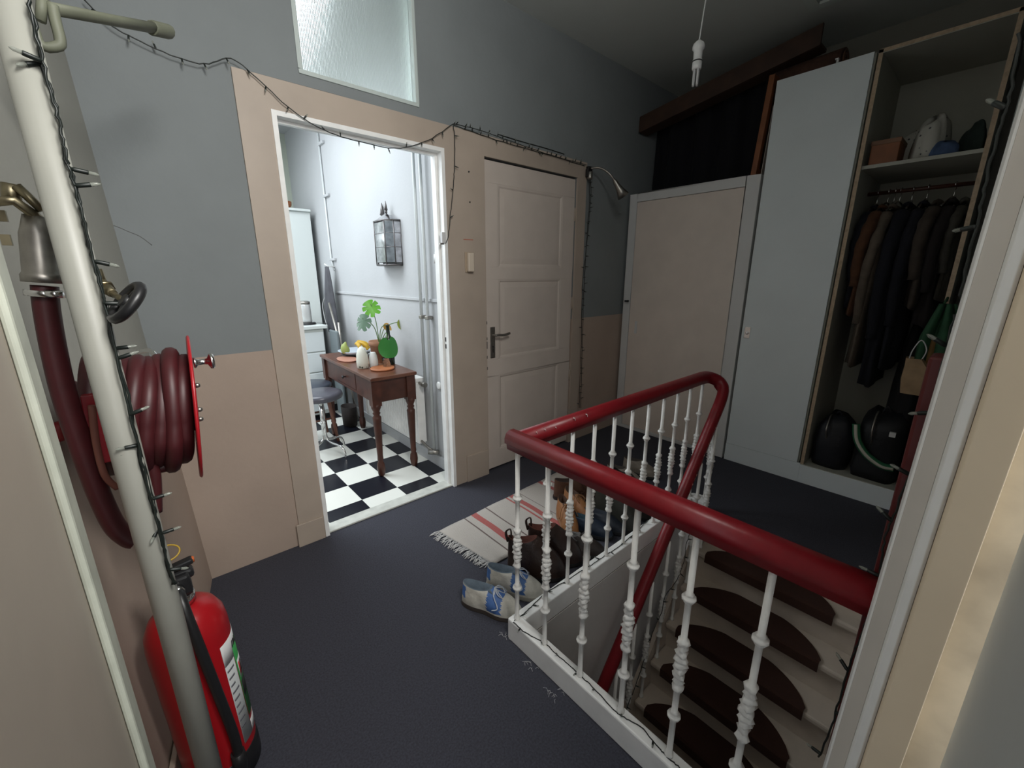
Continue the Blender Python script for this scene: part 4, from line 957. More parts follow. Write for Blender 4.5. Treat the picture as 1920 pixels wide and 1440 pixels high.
# ================================================================== RUG AND SHOES
rg = thing('woven_rug', 'white woven rug with red stripes and frayed fringe by the railing', 'rug', (1.6, 1.6, 0))
c_ = [onZ(823, 998), onZ(925, 1060), onZ(1215, 985), onZ(1045, 887)]
A0, B0, C0, D0 = c_[0], c_[1], Vector((2.25, 1.40, 0)), Vector((2.25, 1.93, 0))
mb = MB()
def rugf(u, v):
    p = (A0*(1-v)+B0*v)*(1-u) + (D0*(1-v)+C0*v)*u
    return (p.x, p.y, .006+.0025*math.sin(u*23)*math.sin(v*9+1))
mb.grid(rugf, 40, 14)
part('rug', mb, M_rug, rg, solid=.005)
mb = MB(); rnd = random.Random(5)
for i in range(90):
    v = i/89; p = A0*(1-v)+B0*v
    e = p + Vector((-.035-.03*rnd.random(), -.010+.03*rnd.uniform(-1, 1), 0))
    mb.tube([(p.x+.004, p.y, .007), ((p.x+e.x)/2, (p.y+e.y)/2+.004*rnd.uniform(-1, 1), .009), (e.x, e.y, .003)], .0022, seg=5)
o = part('fringe', mb, mat('fringe_cotton', (.55, .54, .53), .95), rg); o['kind'] = 'stuff'

def footprint(L, Wd, n=36, pointy=.5):
    pts = []
    for k in range(n):
        a = 2*PI*k/n; x = -math.cos(a); y = math.sin(a)
        # x: -1 heel .. +1 toe
        wv = (0.36+0.11*math.sin((x+1)/2*PI*0.9+0.1)*1.2)*Wd*(1.0 if x < 0.2 else 1.0)
        ww = Wd*(.40 if x < -.2 else .40+.10*min(1, (x+.2)/.6))
        waist = 1-.14*math.exp(-((x+.15)/.3)**2)
        yy = math.copysign(abs(y)**.72, y)*ww*waist
        pts.append((x*L/2, yy + .02*Wd*x))
    return pts
def shoe(name, label, loc, rz, L=.28, Wd=.105, h=.095, hb=None, upper=(.3, .3, .3), sole=(.02, .02, .02), lining=(.05, .05, .05), accent=None, laces=None, cat='shoe', collar=(.30, .62), sole_h=.022, rough=.6, rot=None, scale=1, heel_loop=False, group='shoes by the railing', toe_col=None):
    """collar = (half length of the opening as a fraction of the length, position back from centre)"""
    t = thing(name, label, cat, loc, rz, group)
    if rot: t.rotation_euler = rot
    fp = footprint(L, Wd, 72)
    mk = lambda nm, c, r=rough: mat('%s_%d_%d_%d' % (nm, c[0]*999, c[1]*999, c[2]*999), c, r, noise=.15, scale=30, bump=.25, bscale=60)
    mb = MB(); mb.loft([[(x*1.0, y*1.0, 0) for x, y in fp], [(x*1.03, y*1.05, .006) for x, y in fp], [(x*1.02, y*1.04, sole_h) for x, y in fp], [(x*.9, y*.9, sole_h+.001) for x, y in fp]], smooth=False)
    build('sole', mb, mk('sole', sole, .8), t)
    n = len(fp); cl = L*collar[0]/1.0; cx = -L/2 + cl + L*.02
    cy = Wd*.27
    def ringat(s_):
        # s_ 0..1 from the sole line to the collar
        out = []
        for k, (x, y) in enumerate(fp):
            a = 2*PI*k/n; xe = cx - cl*math.cos(a); ye = cy*math.copysign(abs(math.sin(a))**.85, math.sin(a))
            e = s_
            bulge = 1+.10*math.sin(PI*min(1, s_*1.6))
            px_ = (x*(1-e)+xe*e); py_ = (y*bulge*(1-e**1.6)+ye*e**1.6)
            # front lifts slowly, back straight up
            fr_ = (x/(L/2)+1)/2
            hz = h*(s_**(1.0 - .42*fr_)) + (hb or 0)*0
            dip = .10*h*math.sin(a)**2*s_**4
            out.append((px_, py_, sole_h + hz*(1-.0*fr_) - dip))
        return out
    rings = [ringat(s_) for s_ in [q/22 for q in range(23)]]
    mb = MB(); mb.loft(rings, caps=(False, False))
    if accent:
        # coloured side panels and toe cap by face position
        pass
    up = build('upper', mb, mk('upper', upper), t, solid=0)
    if accent:
        me = up.data; me.materials.append(mk('accent', accent)); 
        for p in me.polygons:
            c = p.center; u = (c.x/(L/2)); hh = (c.z-sole_h)/h
            if (-.05 < u < .42 and .12 < hh) or (u < -.80 and .35 < hh < .9): p.material_index = 1
    inner = rings[-1]; cxm = sum(p[0] for p in inner)/n
    lip = [(p[0]*.93+cxm*.07, p[1]*.86, p[2]+.002) for p in inner]; low = [(p[0]*.9+cxm*.1, p[1]*.85, sole_h+.012) for p in inner]
    mb = MB(); mb.loft([inner, lip, low], caps=(False, True)); build('lining', mb, mk('lining', lining, .9), t)
    if laces:
        mb = MB(); x0 = cx+cl
        for i in range(5):
            s_ = i/4; x = x0+.008+(L*.20)*s_; z = sole_h + h*(.93-.47*s_)
            w_ = Wd*(.20+.06*s_); d = 1 if i % 2 else -1
            mb.tube(catmull([(x, -w_*d, z-.004), (x+.004, 0, z+.006), (x+.010, w_*d, z-.006)], 3), .0028, seg=6)
        for sy in (-1, 1):
            mb.tube(catmull([(x0+.01, 0, sole_h+h+.004), (x0+.02, sy*.035, sole_h+h*.9), (x0+.045, sy*.055, sole_h+h*.5), (x0+.02, sy*.06, sole_h+h*.35)], 5), .0024, seg=6)
            mb.tube(catmull([(x0+.01, 0, sole_h+h+.003), (x0+.035, sy*.025, sole_h+h*.93), (x0+.05, sy*.015, sole_h+h*.75), (x0+.012, 0, sole_h+h)], 5), .0024, seg=6)
        build('laces', mb, mk('lace', laces, .9), t)
        mb = MB(); mb.grid(lambda u, v: (x0-.012+.06*u, (v-.5)*Wd*.42, sole_h+h*(1.02-.30*u)-.006*(2*v-1)**2), 6, 6); build('tongue', mb, mk('lining', lining, .9), t, solid=.004)
    if heel_loop:
        mb = MB(); mb.tube(catmull([(-L/2+.004, 0, sole_h+h-.03), (-L/2-.006, 0, sole_h+h+.02), (-L/2+.016, 0, sole_h+h+.035), (-L/2+.02, 0, sole_h+h-.01)], 4), .008, seg=8, flat=.5); build('pull_tab', mb, mk('upper', upper), t)
    return t
def place(h, to, z=0):
    a, b = onZ(*h, z), onZ(*to, z); m_ = (a+b)/2; return (m_.x, m_.y, 0), math.atan2(b.y-a.y, b.x-a.x)
def at(px, py, z, ymin=1.215):
    p = onZ(px, py); 
    if p.y < ymin: p = p*(1) + Vector((0, ymin-p.y, 0))
    return (p.x, p.y, z)
shoe('sneaker', 'white and blue sneaker with loose laces, nearest shoe to the curb corner', at(922, 1143, 0), math.radians(-62), L=.285, Wd=.108, h=.095, upper=(.52, .50, .44), sole=(.04, .03, .025), lining=(.10, .13, .16), accent=(.06, .14, .36), laces=(.50, .53, .58), collar=(.25, .6), cat='sneaker')
shoe('sneaker', 'white and blue sneaker tucked behind its mate beside the brown boots', at(966, 1108, 0), math.radians(-60), L=.285, Wd=.108, h=.095, upper=(.52, .50, .44), sole=(.30, .28, .24), lining=(.10, .13, .16), accent=(.06, .14, .34), laces=(.50, .53, .58), collar=(.25, .6), cat='sneaker')
shoe('boot', 'dark brown leather boot with pull tab nearest the near balusters', at(1006, 1082, .006), math.radians(-42), L=.29, Wd=.105, h=.205, upper=(.030, .017, .013), sole=(.006, .005, .005), lining=(.07, .018, .010), collar=(.24, .6), cat='boot', rough=.35, heel_loop=True)
shoe('boot', 'dark brown leather boot standing behind the one with the pull tab', at(1040, 1056, .006), math.radians(-40), L=.29, Wd=.105, h=.205, upper=(.030, .017, .014), sole=(.006, .005, .005), lining=(.08, .020, .012), collar=(.24, .6), cat='boot', rough=.35, heel_loop=True)
shoe('trainer', 'grey and white trainer with dark toe between the brown boots and the tan shoe', at(1062, 1036, .006), math.radians(-60), L=.28, Wd=.10, h=.09, upper=(.035, .022, .018), sole=(.30, .29, .26), lining=(.16, .15, .14), laces=(.3, .3, .3), collar=(.25, .6))
shoe('trainer', 'dark brown trainer with grey lining beside the far curb', at(1090, 1040, .006), math.radians(-55), L=.28, Wd=.10, h=.09, upper=(.026, .017, .014), sole=(.02, .02, .02), lining=(.12, .11, .10), laces=(.07, .06, .06), collar=(.25, .6))
shoe('ankle_boot', 'tan suede boot lying among the shoes on the rug', at(1062, 988, .010), math.radians(-120), L=.27, Wd=.10, h=.115, upper=(.30, .125, .040), sole=(.30, .17, .09), lining=(.07, .035, .02), collar=(.22, .6), cat='boot', laces=(.25, .12, .05))
shoe('ankle_boot', 'second tan suede boot just behind its mate on the rug', at(1082, 968, .010), math.radians(-105), L=.27, Wd=.10, h=.115, upper=(.28, .115, .038), sole=(.30, .17, .09), lining=(.07, .035, .02), collar=(.22, .6), cat='boot', laces=(.25, .12, .05))
shoe('leather_shoe', 'reddish brown leather shoe at the far edge of the rug', at(1078, 936, .010), math.radians(-40), L=.29, Wd=.105, h=.12, upper=(.085, .035, .016), sole=(.02, .012, .01), lining=(.03, .015, .01), collar=(.25, .6), laces=(.05, .02, .01))
shoe('leather_shoe', 'darker brown leather shoe beside the reddish brown shoe', at(1106, 930, .010), math.radians(-45), L=.29, Wd=.105, h=.12, upper=(.06, .026, .014), sole=(.02, .012, .01), lining=(.03, .015, .01), collar=(.25, .6), laces=(.05, .02, .01))
shoe('slip_on_shoe', 'navy blue shoe among the dark shoes beside the curb', at(1105, 1000, .006), math.radians(-70), L=.27, Wd=.10, h=.075, upper=(.012, .022, .042), sole=(.01, .01, .012), lining=(.02, .05, .07), collar=(.27, .6))
shoe('slip_on_shoe', 'dark navy shoe right of the navy blue one', at(1132, 990, .006), math.radians(-75), L=.27, Wd=.10, h=.075, upper=(.009, .013, .022), sole=(.01, .01, .012), lining=(.015, .02, .03), collar=(.27, .6))
shoe('rubber_boot', 'tall dark olive boot standing against the far balusters', at(1155, 985, .006), math.radians(-80), L=.29, Wd=.11, h=.24, upper=(.028, .028, .022), sole=(.008, .008, .008), lining=(.012, .012, .011), collar=(.21, .6), cat='boot', rough=.5)
shoe('rubber_boot', 'second tall dark olive boot beside the first', at(1182, 962, .006), math.radians(-84), L=.29, Wd=.11, h=.24, upper=(.024, .022, .019), sole=(.008, .008, .008), lining=(.012, .012, .011), collar=(.21, .6), cat='boot', rough=.5)
shoe('slipper', 'pale grey-brown slipper with rounded back farthest along the railing', at(1170, 905, .004), math.radians(-75), L=.27, Wd=.11, h=.09, upper=(.30, .26, .22), sole=(.03, .03, .03), lining=(.08, .065, .055), collar=(.24, .6), cat='slipper')
shoe('slipper', 'pale grey-brown slipper beside the dark landing, right of its mate', at(1200, 890, .004), math.radians(-78), L=.27, Wd=.11, h=.09, upper=(.27, .23, .19), sole=(.03, .03, .03), lining=(.08, .065, .055), collar=(.24, .6), cat='slipper')
shoe('canvas_shoe', 'beige toed shoe at the end of the row by the curb', at(1216, 960, .004), math.radians(-82), L=.25, Wd=.095, h=.07, upper=(.18, .14, .09), sole=(.15, .13, .10), lining=(.03, .03, .03), collar=(.24, .6))

# lint by the curb
ln = MB(); rnd = random.Random(8)
for k in range(26):
    c = onZ(rnd.choice((950, 1000, 1015, 1050, 1080))+rnd.uniform(-14, 14), 0+rnd.uniform(-10, 10)+{0: 0}.get(0), 0) if False else onZ(*rnd.choice(((948, 1192), (996, 1245), (1012, 1250), (1040, 1300), (1055, 1296))), 0)
    a = rnd.uniform(0, 6); l = rnd.uniform(.01, .025); c = c+Vector((rnd.uniform(-.015, .0), rnd.uniform(-.02, .02), 0))
    ln.tube([(c.x, c.y, .001), (c.x+l*.5*math.cos(a), c.y+l*.5*math.sin(a), .006), (c.x+l*math.cos(a+.4), c.y+l*math.sin(a+.4), .002)], .0006, seg=4)
tag(build('lint', ln, M_paper), 'pale lint and threads on the carpet along the near curb', 'lint', kind='stuff')

# ================================================================== KITCHEN
# tall white cabinet / fridge
fc = thing('tall_cabinet', 'tall white cabinet at the far left of the kitchen', 'cabinet', (1.18, 5.2, 0))
mb = MB(); mb.box((0.62, 4.93, 0.0), (1.50, 5.55, 2.085)); part('body', mb, mat('kitchen_white', (.66, .70, .68), .4), fc, bevel=.006)
mb = MB(); mb.box((0.60, 4.90, 2.086), (1.50, 5.57, 2.11)); part('top_board', mb, MATS['kitchen_white'], fc, bevel=.004)
bo = thing('wooden_bowl', 'small orange wooden bowl on top of the tall cabinet', 'bowl', (1.30, 5.05, 2.11))
mb = MB(); mb.lathe([(.02, 0), (.035, .002), (.06, .04), (.063, .075), (.058, .075), (.052, .04), (.001, .02)], seg=20, caps=False); build('bowl', mb, M_wood2, bo)
mb = MB(); mb.tube(catmull([(-.18, 0, .012), (-.12, .01, .03), (-.07, 0, .012)], 4), .006, seg=6); build('spoon', mb, M_wood2, bo)
cc = thing('kitchen_chest', 'low white drawer chest in front of the tall cabinet', 'chest of drawers', (1.1, 4.6, 0))
mb = MB(); mb.box((0.62, 4.38, 0.05), (1.33, 4.88, .93)); part('body', mb, MATS['kitchen_white'], cc, bevel=.004)
for k in range(4): mb = MB(); mb.box((0.66, 4.362, .09+.205*k), (1.325, 4.379, .285+.205*k)); part('drawer', mb, mat('drawer_white', (.72, .77, .78), .45), cc, bevel=.006)
mb = MB(); mb.box((.60, 4.34, .931), (1.36, 4.9, .965)); part('worktop', mb, MATS['kitchen_white'], cc, bevel=.005)
tp = onZ(600, 603, .967)
ke = thing('electric_kettle', 'tall steel kettle on black base on the white drawer chest', 'kettle', (1.22, 4.52, .966))
mb = MB(); mb.lathe([(.085, 0), (.09, .006), (.085, .018), (.05, .02)], seg=28); build('base', mb, M_black, ke)
mb = MB(); mb.lathe([(.05, .02), (.056, .03), (.054, .19), (.052, .20)], seg=28); build('body', mb, mat('kettle_white_steel', (.62, .63, .62), .3, .35), ke)
mb = MB(); mb.lathe([(.054, .20), (.054, .225), (.03, .232), (.001, .233)], seg=28); build('lid', mb, M_steel, ke)
mb = MB(); mb.tube(catmull([(.0, .06, .21), (.0, .09, .18), (.0, .09, .10), (.0, .055, .05)], 4), .007, seg=8); build('handle', mb, M_black, ke)
mb = MB(); mb.tube(catmull([(.08, 0, .008), (.13, -.05, .006), (.17, -.10, .006)], 4), .003, seg=6); build('cord', mb, M_black, ke)
# apron on its hook
ah = thing('apron', 'dark grey apron hanging from a hook in the kitchen corner', 'apron', (1.50, 4.50, 1.53))
m_ap = mat('apron_grey', (.075, .075, .085), .9, noise=.25, scale=10)
def apf(u, v):
    w_ = .035+.085*math.sin(min(1, v*1.3)*PI*.55)*(1 if v < .75 else 1-.75*(v-.75))
    a = u*2*PI; return (-.03+.045*math.cos(a)*(0.3+.7*v)*(1+.3*math.sin(5*a+3*v)), w_*math.sin(a)*1.0*(1+.12*math.sin(4*a))+.05*v*math.sin(v*4), -.66*v)
mb = MB(); rings = [[apf(k/24, j/12) for k in range(24)] for j in range(13)]; mb.loft(rings); build('cloth', mb, m_ap, ah)
mb = MB(); mb.tube(catmull([(-.05, .09, -.30), (-.06, .17, -.40), (-.05, .15, -.58), (-.05, .06, -.62)], 5), .004, seg=6); build('strap', mb, M_paper, ah)
mb = MB(); mb.tube(catmull([(-.05, 0, -.62), (-.05, -.02, -.78), (-.05, .03, -.86)], 5), .005, seg=6); build('tie', mb, M_ink, ah)
mb = MB(); mb.tube([(.05, 0, .0), (-.02, 0, .0), (-.05, 0, .025)], .006, seg=8); build('hook', mb, M_white, ah)
# conduit in the corner
cn = thing('conduit', 'thin white conduit with clips running down the kitchen wall', 'conduit', (1.54, 4.56, 1.5))
mb = MB(); mb.tube([(1.543, 4.57, 2.995), (1.543, 4.56, 1.60), (1.543, 4.50, 1.49)], .009, seg=8); part('tube', mb, mat('conduit_grey', (.6, .63, .63), .4), cn)
for z in (2.66, 2.2, 1.60): mb = MB(); mb.box((1.532, 4.44, z-.012), (1.554, 4.585, z+.012)); part('clip', mb, M_kwall, cn, bevel=.003)
# board standing in the corner (folded ironing board)
ib = thing('ironing_board', 'folded grey ironing board standing between chest and wall', 'ironing board', (1.42, 4.2, 0))
mb = MB(); a = Vector((1.40, 4.30, .02)); mb.box((1.37, 4.12, .05), (1.395, 4.34, .92)); part('board', mb, mat('board_grey', (.16, .19, .20), .7), ib, bevel=.01)
mb = MB(); mb.tube([(1.40, 4.33, 1.18), (1.43, 4.10, .50), (1.45, 4.0, .04)], .012, seg=8); part('leg', mb, M_steel, ib)
mb = MB(); mb.tube([(1.42, 4.18, 1.0), (1.43, 4.2, .04)], .012, seg=8); part('leg', mb, M_steel, ib)

# kitchen table
TA = math.radians(4)
kt = thing('side_table', 'dark wooden table with turned legs and a drawer against the kitchen wall', 'table', (1.285, 3.30, 0), rz=-math.radians(1.5))
tw, tl = .175, .59
mb = MB(); mb.box((-tw, -tl, .735), (tw, tl, .76)); build('tabletop', mb, mat('table_top_wood', (.12, .045, .026), .3, noise=.3, scale=9), kt, bevel=.005)
aw, al = .150, .555
mb = MB(); mb.box((-aw, -al, .57), (-aw+.02, -.22, .7345)); mb.box((-aw, .22, .57), (-aw+.02, al, .7345)); mb.box((-aw, -.22, .57), (-aw+.02, .22, .59)); mb.box((aw-.02, -al, .57), (aw, al, .7345)); mb.box((-aw+.02, -al, .57), (aw-.02, -al+.02, .7345)); mb.box((-aw+.02, al-.02, .57), (aw-.02, al, .7345)); build('apron_frame', mb, M_wood, kt, bevel=.002)
mb = MB(); mb.box((-aw-.003, -.215, .595), (-aw+.015, .215, .728)); dw = build('drawer', mb, M_wood, kt, bevel=.003)
mb = MB(); mb.lathe([(.005, 0), (.005, .012), (.013, .018), (.013, .026), (.001, .032)], axis='X', seg=14); mb.v = [(-aw-.003-x, y, z+.662) for x, y, z in mb.v]; build('knob', mb, M_black, dw)
legp = [(.016, 0), (.024, .01), (.030, .06), (.026, .10), (.018, .115), (.022, .13), (.020, .16), (.030, .44), (.031, .46), (.020, .475), (.028, .49), (.021, .50), (.034, .53), (.034, .56)]
for sx in (-1, 1):
    for sy in (-1, 1):
        mb = MB(); mb.lathe(legp, (sx*(aw-.017), sy*(al-.017), 0), seg=14); mb.box((sx*(aw-.017)-.033, sy*(al-.017)-.033, .545), (sx*(aw-.017)+.033, sy*(al-.017)+.033, .735)); build('leg', mb, M_wood, kt)
# place things on the table in its own axes
def on_table(u, v, z=.7602):
    c, s_ = math.cos(kt.rotation_euler.z), math.sin(kt.rotation_euler.z)
    return (1.285+u*c-v*s_, 3.30+u*s_+v*c, z)
# plant
pp = thing('potted_monstera', 'potted monstera with split leaves in a clay pot on the table', 'plant', on_table(.085, -.155))
mb = MB(); mb.lathe([(.055, 0), (.058, .004), (.075, .15), (.082, .152), (.083, .185), (.076, .185), (.068, .15), (.001, .148)], seg=24, caps=False); build('pot', mb, M_terra, pp)
mb = MB(); mb.lathe([(.085, 0), (.095, .003), (.10, .018), (.092, .018), (.001, .004)], seg=24, caps=False); build('saucer', mb, M_terra, pp)
m_lf = {'bright': mat('leaf_bright', (.13, .42, .03), .4), 'dark': mat('leaf_dark', (.10, .17, .11), .4), 'yel': mat('leaf_yellow', (.30, .36, .06), .5), 'round': mat('leaf_round_green', (.03, .20, .03), .4), 'dry': mat('leaf_dry', (.50, .27, .04), .7)}
def leaf(pt, size, normal, updir, m, lobes=True, ext=None):
    n = Vector(normal).normalized(); u = Vector(updir); u = (u-n*u.dot(n)).normalized(); s_ = n.cross(u)
    vs = []; N = 96
    for k in range(N):
        a = 2*PI*k/N; r = 1.0
        x, y = math.sin(a), math.cos(a)
        r = .95-.28*abs(math.sin(a/2))**8 if True else 1
        if lobes: r *= 1-.5*max(0, math.sin((a if a < PI else 2*PI-a)*9.5))**7*(1 if .2 < min(a, 2*PI-a)/PI < .85 else 0)
        heart = 1-.35*math.exp(-(min(a, 2*PI-a)/.25)**2)
        q = Vector((x*.85, -y, 0))*r*size*heart
        vs.append(Vector(pt) + s_*q.x + u*(-q.y)*-1*-1 + n*(-.35*q.x*q.x/size))
    c = Vector(pt)
    mb = MB(); mb.add([c]+vs, [(0, 1+k, 1+(k+1) % N) for k in range(N)], True); return mb
R0 = Vector(on_table(.085, -.155, 0)); 
def pw(px, py, yy): return onY(px, py, yy)-Vector(pp.location)
py0 = R0.y
soil = Vector((0, 0, .15))
for px_, py_, dy, size, nrm, upd, key, lob in (
        (696, 576, 0.0, .085, (-.3, -1, .35), (.5, 0, -1), 'bright', True),
        (680, 603, -.05, .085, (-.9, -.5, .3), (-.1, 0, -1), 'dark', True),
        (753, 607, .02, .06, (.55, -.8, .2), (0, 0, -1), 'yel', False),
        (727, 612, .0, .045, (.2, -.8, .5), (0, 0, -1), 'dry', False)):
    p = pw(px_, py_, py0+dy)
    mb = leaf(p, size, nrm, upd, None, lob); build('leaf', mb, m_lf[key], pp)
    top = p + Vector((0, .004, size*.3)); mid = (top+soil)/2 + Vector((0, 0, .07))
    mb = MB(); mb.tube(catmull([soil, soil*.6+mid*.4+Vector((0, 0, .05)), mid, top], 5), .0032, seg=6); build('stem', mb, mat('stem_green', (.12, .22, .07), .5), pp)
# round leafed thing in front: round green leaf
p = pw(731, 654, py0-.17)
mb = leaf(p, .105, (.1, -1, .15), (0, 0, 1), None, False)
tb = build('leaf', mb, m_lf['round'], pp)
mb = MB(); mb.tube(catmull([soil, soil+Vector((.03, -.06, .10)), p+Vector((-.01, .01, .08))], 5), .0032, seg=6); build('stem', mb, MATS['stem_green'], pp)
# wine bottle
wb = thing('wine_bottle', 'dark wine bottle behind the round green leaf on the table', 'bottle', on_table(.135, -.22))
mb = MB(); mb.lathe([(.033, 0), (.037, .005), (.037, .18), (.030, .205), (.0145, .235), (.0135, .30), (.0155, .302), (.0155, .315), (.001, .316)], seg=22); build('bottle', mb, mat('dark_glass', (.012, .02, .012), .12), wb)
mb = MB(); mb.lathe([(.0376, .06), (.0376, .14)], seg=22, caps=False); build('label', mb, M_ink, wb)
# jug with paper pattern (two white speckled vases)
m_sp = mat('speckled_ceramic', (.66, .66, .58), .5, noise=.0)
nt = m_sp.node_tree; vo = nt.nodes.new('ShaderNodeTexVoronoi'); vo.inputs['Scale'].default_value = 28; r_ = nt.nodes.new('ShaderNodeValToRGB'); tcx = nt.nodes.new('ShaderNodeTexCoord')
r_.color_ramp.elements[0].color = (.05, .07, .05, 1); r_.color_ramp.elements[0].position = .16; r_.color_ramp.elements[1].color = (.66, .66, .58, 1); r_.color_ramp.elements[1].position = .24
nt.links.new(tcx.outputs['Object'], vo.inputs['Vector']); nt.links.new(vo.outputs['Distance'], r_.inputs['Fac']); nt.links.new(r_.outputs['Color'], nt.nodes['Principled BSDF'].inputs['Base Color'])
mb = MB(); mb.lathe([(.036, 0), (.042, .004), (.045, .05), (.040, .11), (.026, .15), (.010, .165), (.001, .167)], seg=22)
tag(build('speckled_jar', mb, m_sp, loc=on_table(-.085, -.22)), 'tall white speckled ceramic jar on the table', 'jar')
mb = MB(); mb.lathe([(.030, 0), (.033, .004), (.034, .05), (.028, .09), (.020, .11), (.018, .115), (.001, .116)], seg=22)
tag(build('white_pot', mb, mat('white_ceramic', (.66, .68, .66), .4), loc=on_table(-.005, -.235)), 'small white pot between the speckled jar and the clay pot', 'pot')
mb = MB(); mb.lathe([(.001, 0), (.080, 0), (.088, .006), (.086, .016), (.078, .011), (.001, .010)], seg=28)
tag(build('wooden_coaster', mb, mat('coaster_wood', (.42, .15, .06), .45, noise=.15), loc=on_table(.01, -.36)), 'round orange wooden coaster near the front edge of the table', 'coaster')
mb = MB(); mb.lathe([(.028, 0), (.030, .002), (.034, .075), (.031, .075), (.028, .006), (.001, .004)], seg=20, caps=False)
tag(build('drinking_glass', mb, mat('clear_glass', (.9, .95, .95), .05, Transmission_Weight=1.0, IOR=1.3), loc=on_table(.065, -.32)), 'clear drinking glass beside the round coaster', 'glass')
mb = MB(); mb.lathe([(.001, 0), (.10, 0), (.108, .010), (.10, .012), (.001, .006)], seg=28); mb.v = [(x*.7, y*1.25, z) for x, y, z in mb.v]
tag(build('wooden_board', mb, mat('pink_wood_board', (.42, .20, .14), .5), loc=on_table(-.07, .17)), 'flat reddish serving board at the rear left of the table', 'board')
# stacked plates with bananas
pls = on_table(.06, .33)
for k, (nm, mm, r, lb) in enumerate((('dark_plate', M_black, .115, 'dark plate under the pale bowl of fruit'), ('fruit_bowl', mat('blue_grey_ceramic', (.45, .50, .56), .35), .14, 'wide pale blue-grey bowl holding the bananas'))):
    mb = MB(); mb.lathe([(.05, 0), (r*.7, .003), (r*1.05, .022+.012*k), (r*1.0, .024+.012*k), (r*.6, .010), (.001, .008)], seg=30, caps=False)
    tag(build(nm, mb, mm, loc=(pls[0], pls[1], pls[2]+.016*k)), lb, 'plate' if k == 0 else 'bowl')
for k in range(4):
    a = .5+k*.45; mb = MB()
    pts = catmull([(.0, 0, .055), (.045, .012*k, .065), (.085, .02*k, .045), (.10, .024*k, .005)], 5)
    mb.tube(pts, [.004]+[.013]*3+[.017]*8+[.013]*3+[.005], seg=8)
    Mr = Matrix.Rotation(a*1.2-2.2, 4, 'Z'); mb.v = [tuple(Mr @ Vector(p)) for p in mb.v]
    tag(build('banana', mb, mat('banana_yellow', (.62, .38, .03), .5, noise=.15, scale=20), loc=(pls[0]-.02, pls[1]-.07, pls[2]+.055)), '%s banana of the bunch in the fruit bowl' % ('leftmost', 'second from left', 'third from left', 'rightmost')[k], 'banana', 'bananas in the fruit bowl')
mb = MB(); mb.tube(catmull([(0, 0, 0), (-.01, .0, .05), (.005, 0, .09)], 4), [.030, .034, .036, .034, .030, .024, .016, .010, .005], seg=12)
tag(build('pear', mb, mat('pear_green', (.30, .36, .10), .5), loc=(pls[0]-.10, pls[1]-.05, pls[2]+.045)), 'green pear at the left side of the fruit bowl', 'fruit')

# stool with chrome base (front) and wooden chair behind it
so = thing('swivel_stool', 'round dark padded stool on a chrome four-footed stem', 'stool', (.955, 3.42, 0))
mb = MB(); mb.lathe([(.001, .485), (.15, .485), (.168, .495), (.172, .515), (.165, .535), (.14, .545), (.001, .550)], seg=36); build('seat', mb, mat('slate_vinyl', (.085, .085, .105), .3), so)
mb = MB(); mb.tube([(0, 0, .14), (0, 0, .485)], .018, seg=14); mb.tube([(0, 0, .46), (0, 0, .485)], .05, seg=18); build('stem', mb, M_chrome, so)
for k in range(4):
    a = math.radians(-70+90*k+8); c, s_ = math.cos(a), math.sin(a)
    mb = MB(); mb.tube(catmull([(.014*c, .014*s_, .30), (.016*c, .016*s_, .16), (.06*c, .06*s_, .12), (.155*c, .155*s_, .10), (.19*c, .19*s_, .06), (.20*c, .20*s_, .006)], 5), .009, seg=8); build('leg', mb, M_chrome, so)
sc = thing('wooden_stool', 'wooden legged stool with dark seat half hidden behind the chrome stool', 'stool', (.98, 3.80, 0))
mb = MB(); mb.lathe([(.001, .49), (.17, .49), (.185, .50), (.185, .52), (.17, .532), (.001, .536)], seg=32); build('seat', mb, mat('navy_vinyl', (.05, .06, .08), .35), sc)
for sx in (-1, 1):
    for sy in (-1, 1):
        mb = MB(); mb.tube([(sx*.105, sy*.105, .49), (sx*.15, sy*.15, .001)], [.018, .013], seg=8); build('leg', mb, mat('mid_brown_wood', (.17, .075, .05), .5), sc)
mb = MB(); mb.tube([(-.13, -.13, .22), (.13, -.13, .22)], .009, seg=8); mb.tube([(-.13, .13, .22), (.13, .13, .22)], .009, seg=8); build('stretcher', mb, MATS['mid_brown_wood'], sc)
# dark basket under the table
mb = MB(); mb.lathe([(.07, 0), (.09, .005), (.10, .20), (.092, .20), (.08, .01), (.001, .008)], seg=20, caps=False); mb.v = [(x*.7, y, z) for x, y, z in mb.v]
tag(build('waste_basket', mb, mat('dark_brown_basket', (.018, .012, .010), .8, noise=.3, scale=40), loc=(1.37, 4.0, 0)), 'dark basket on the kitchen floor behind the table', 'basket')

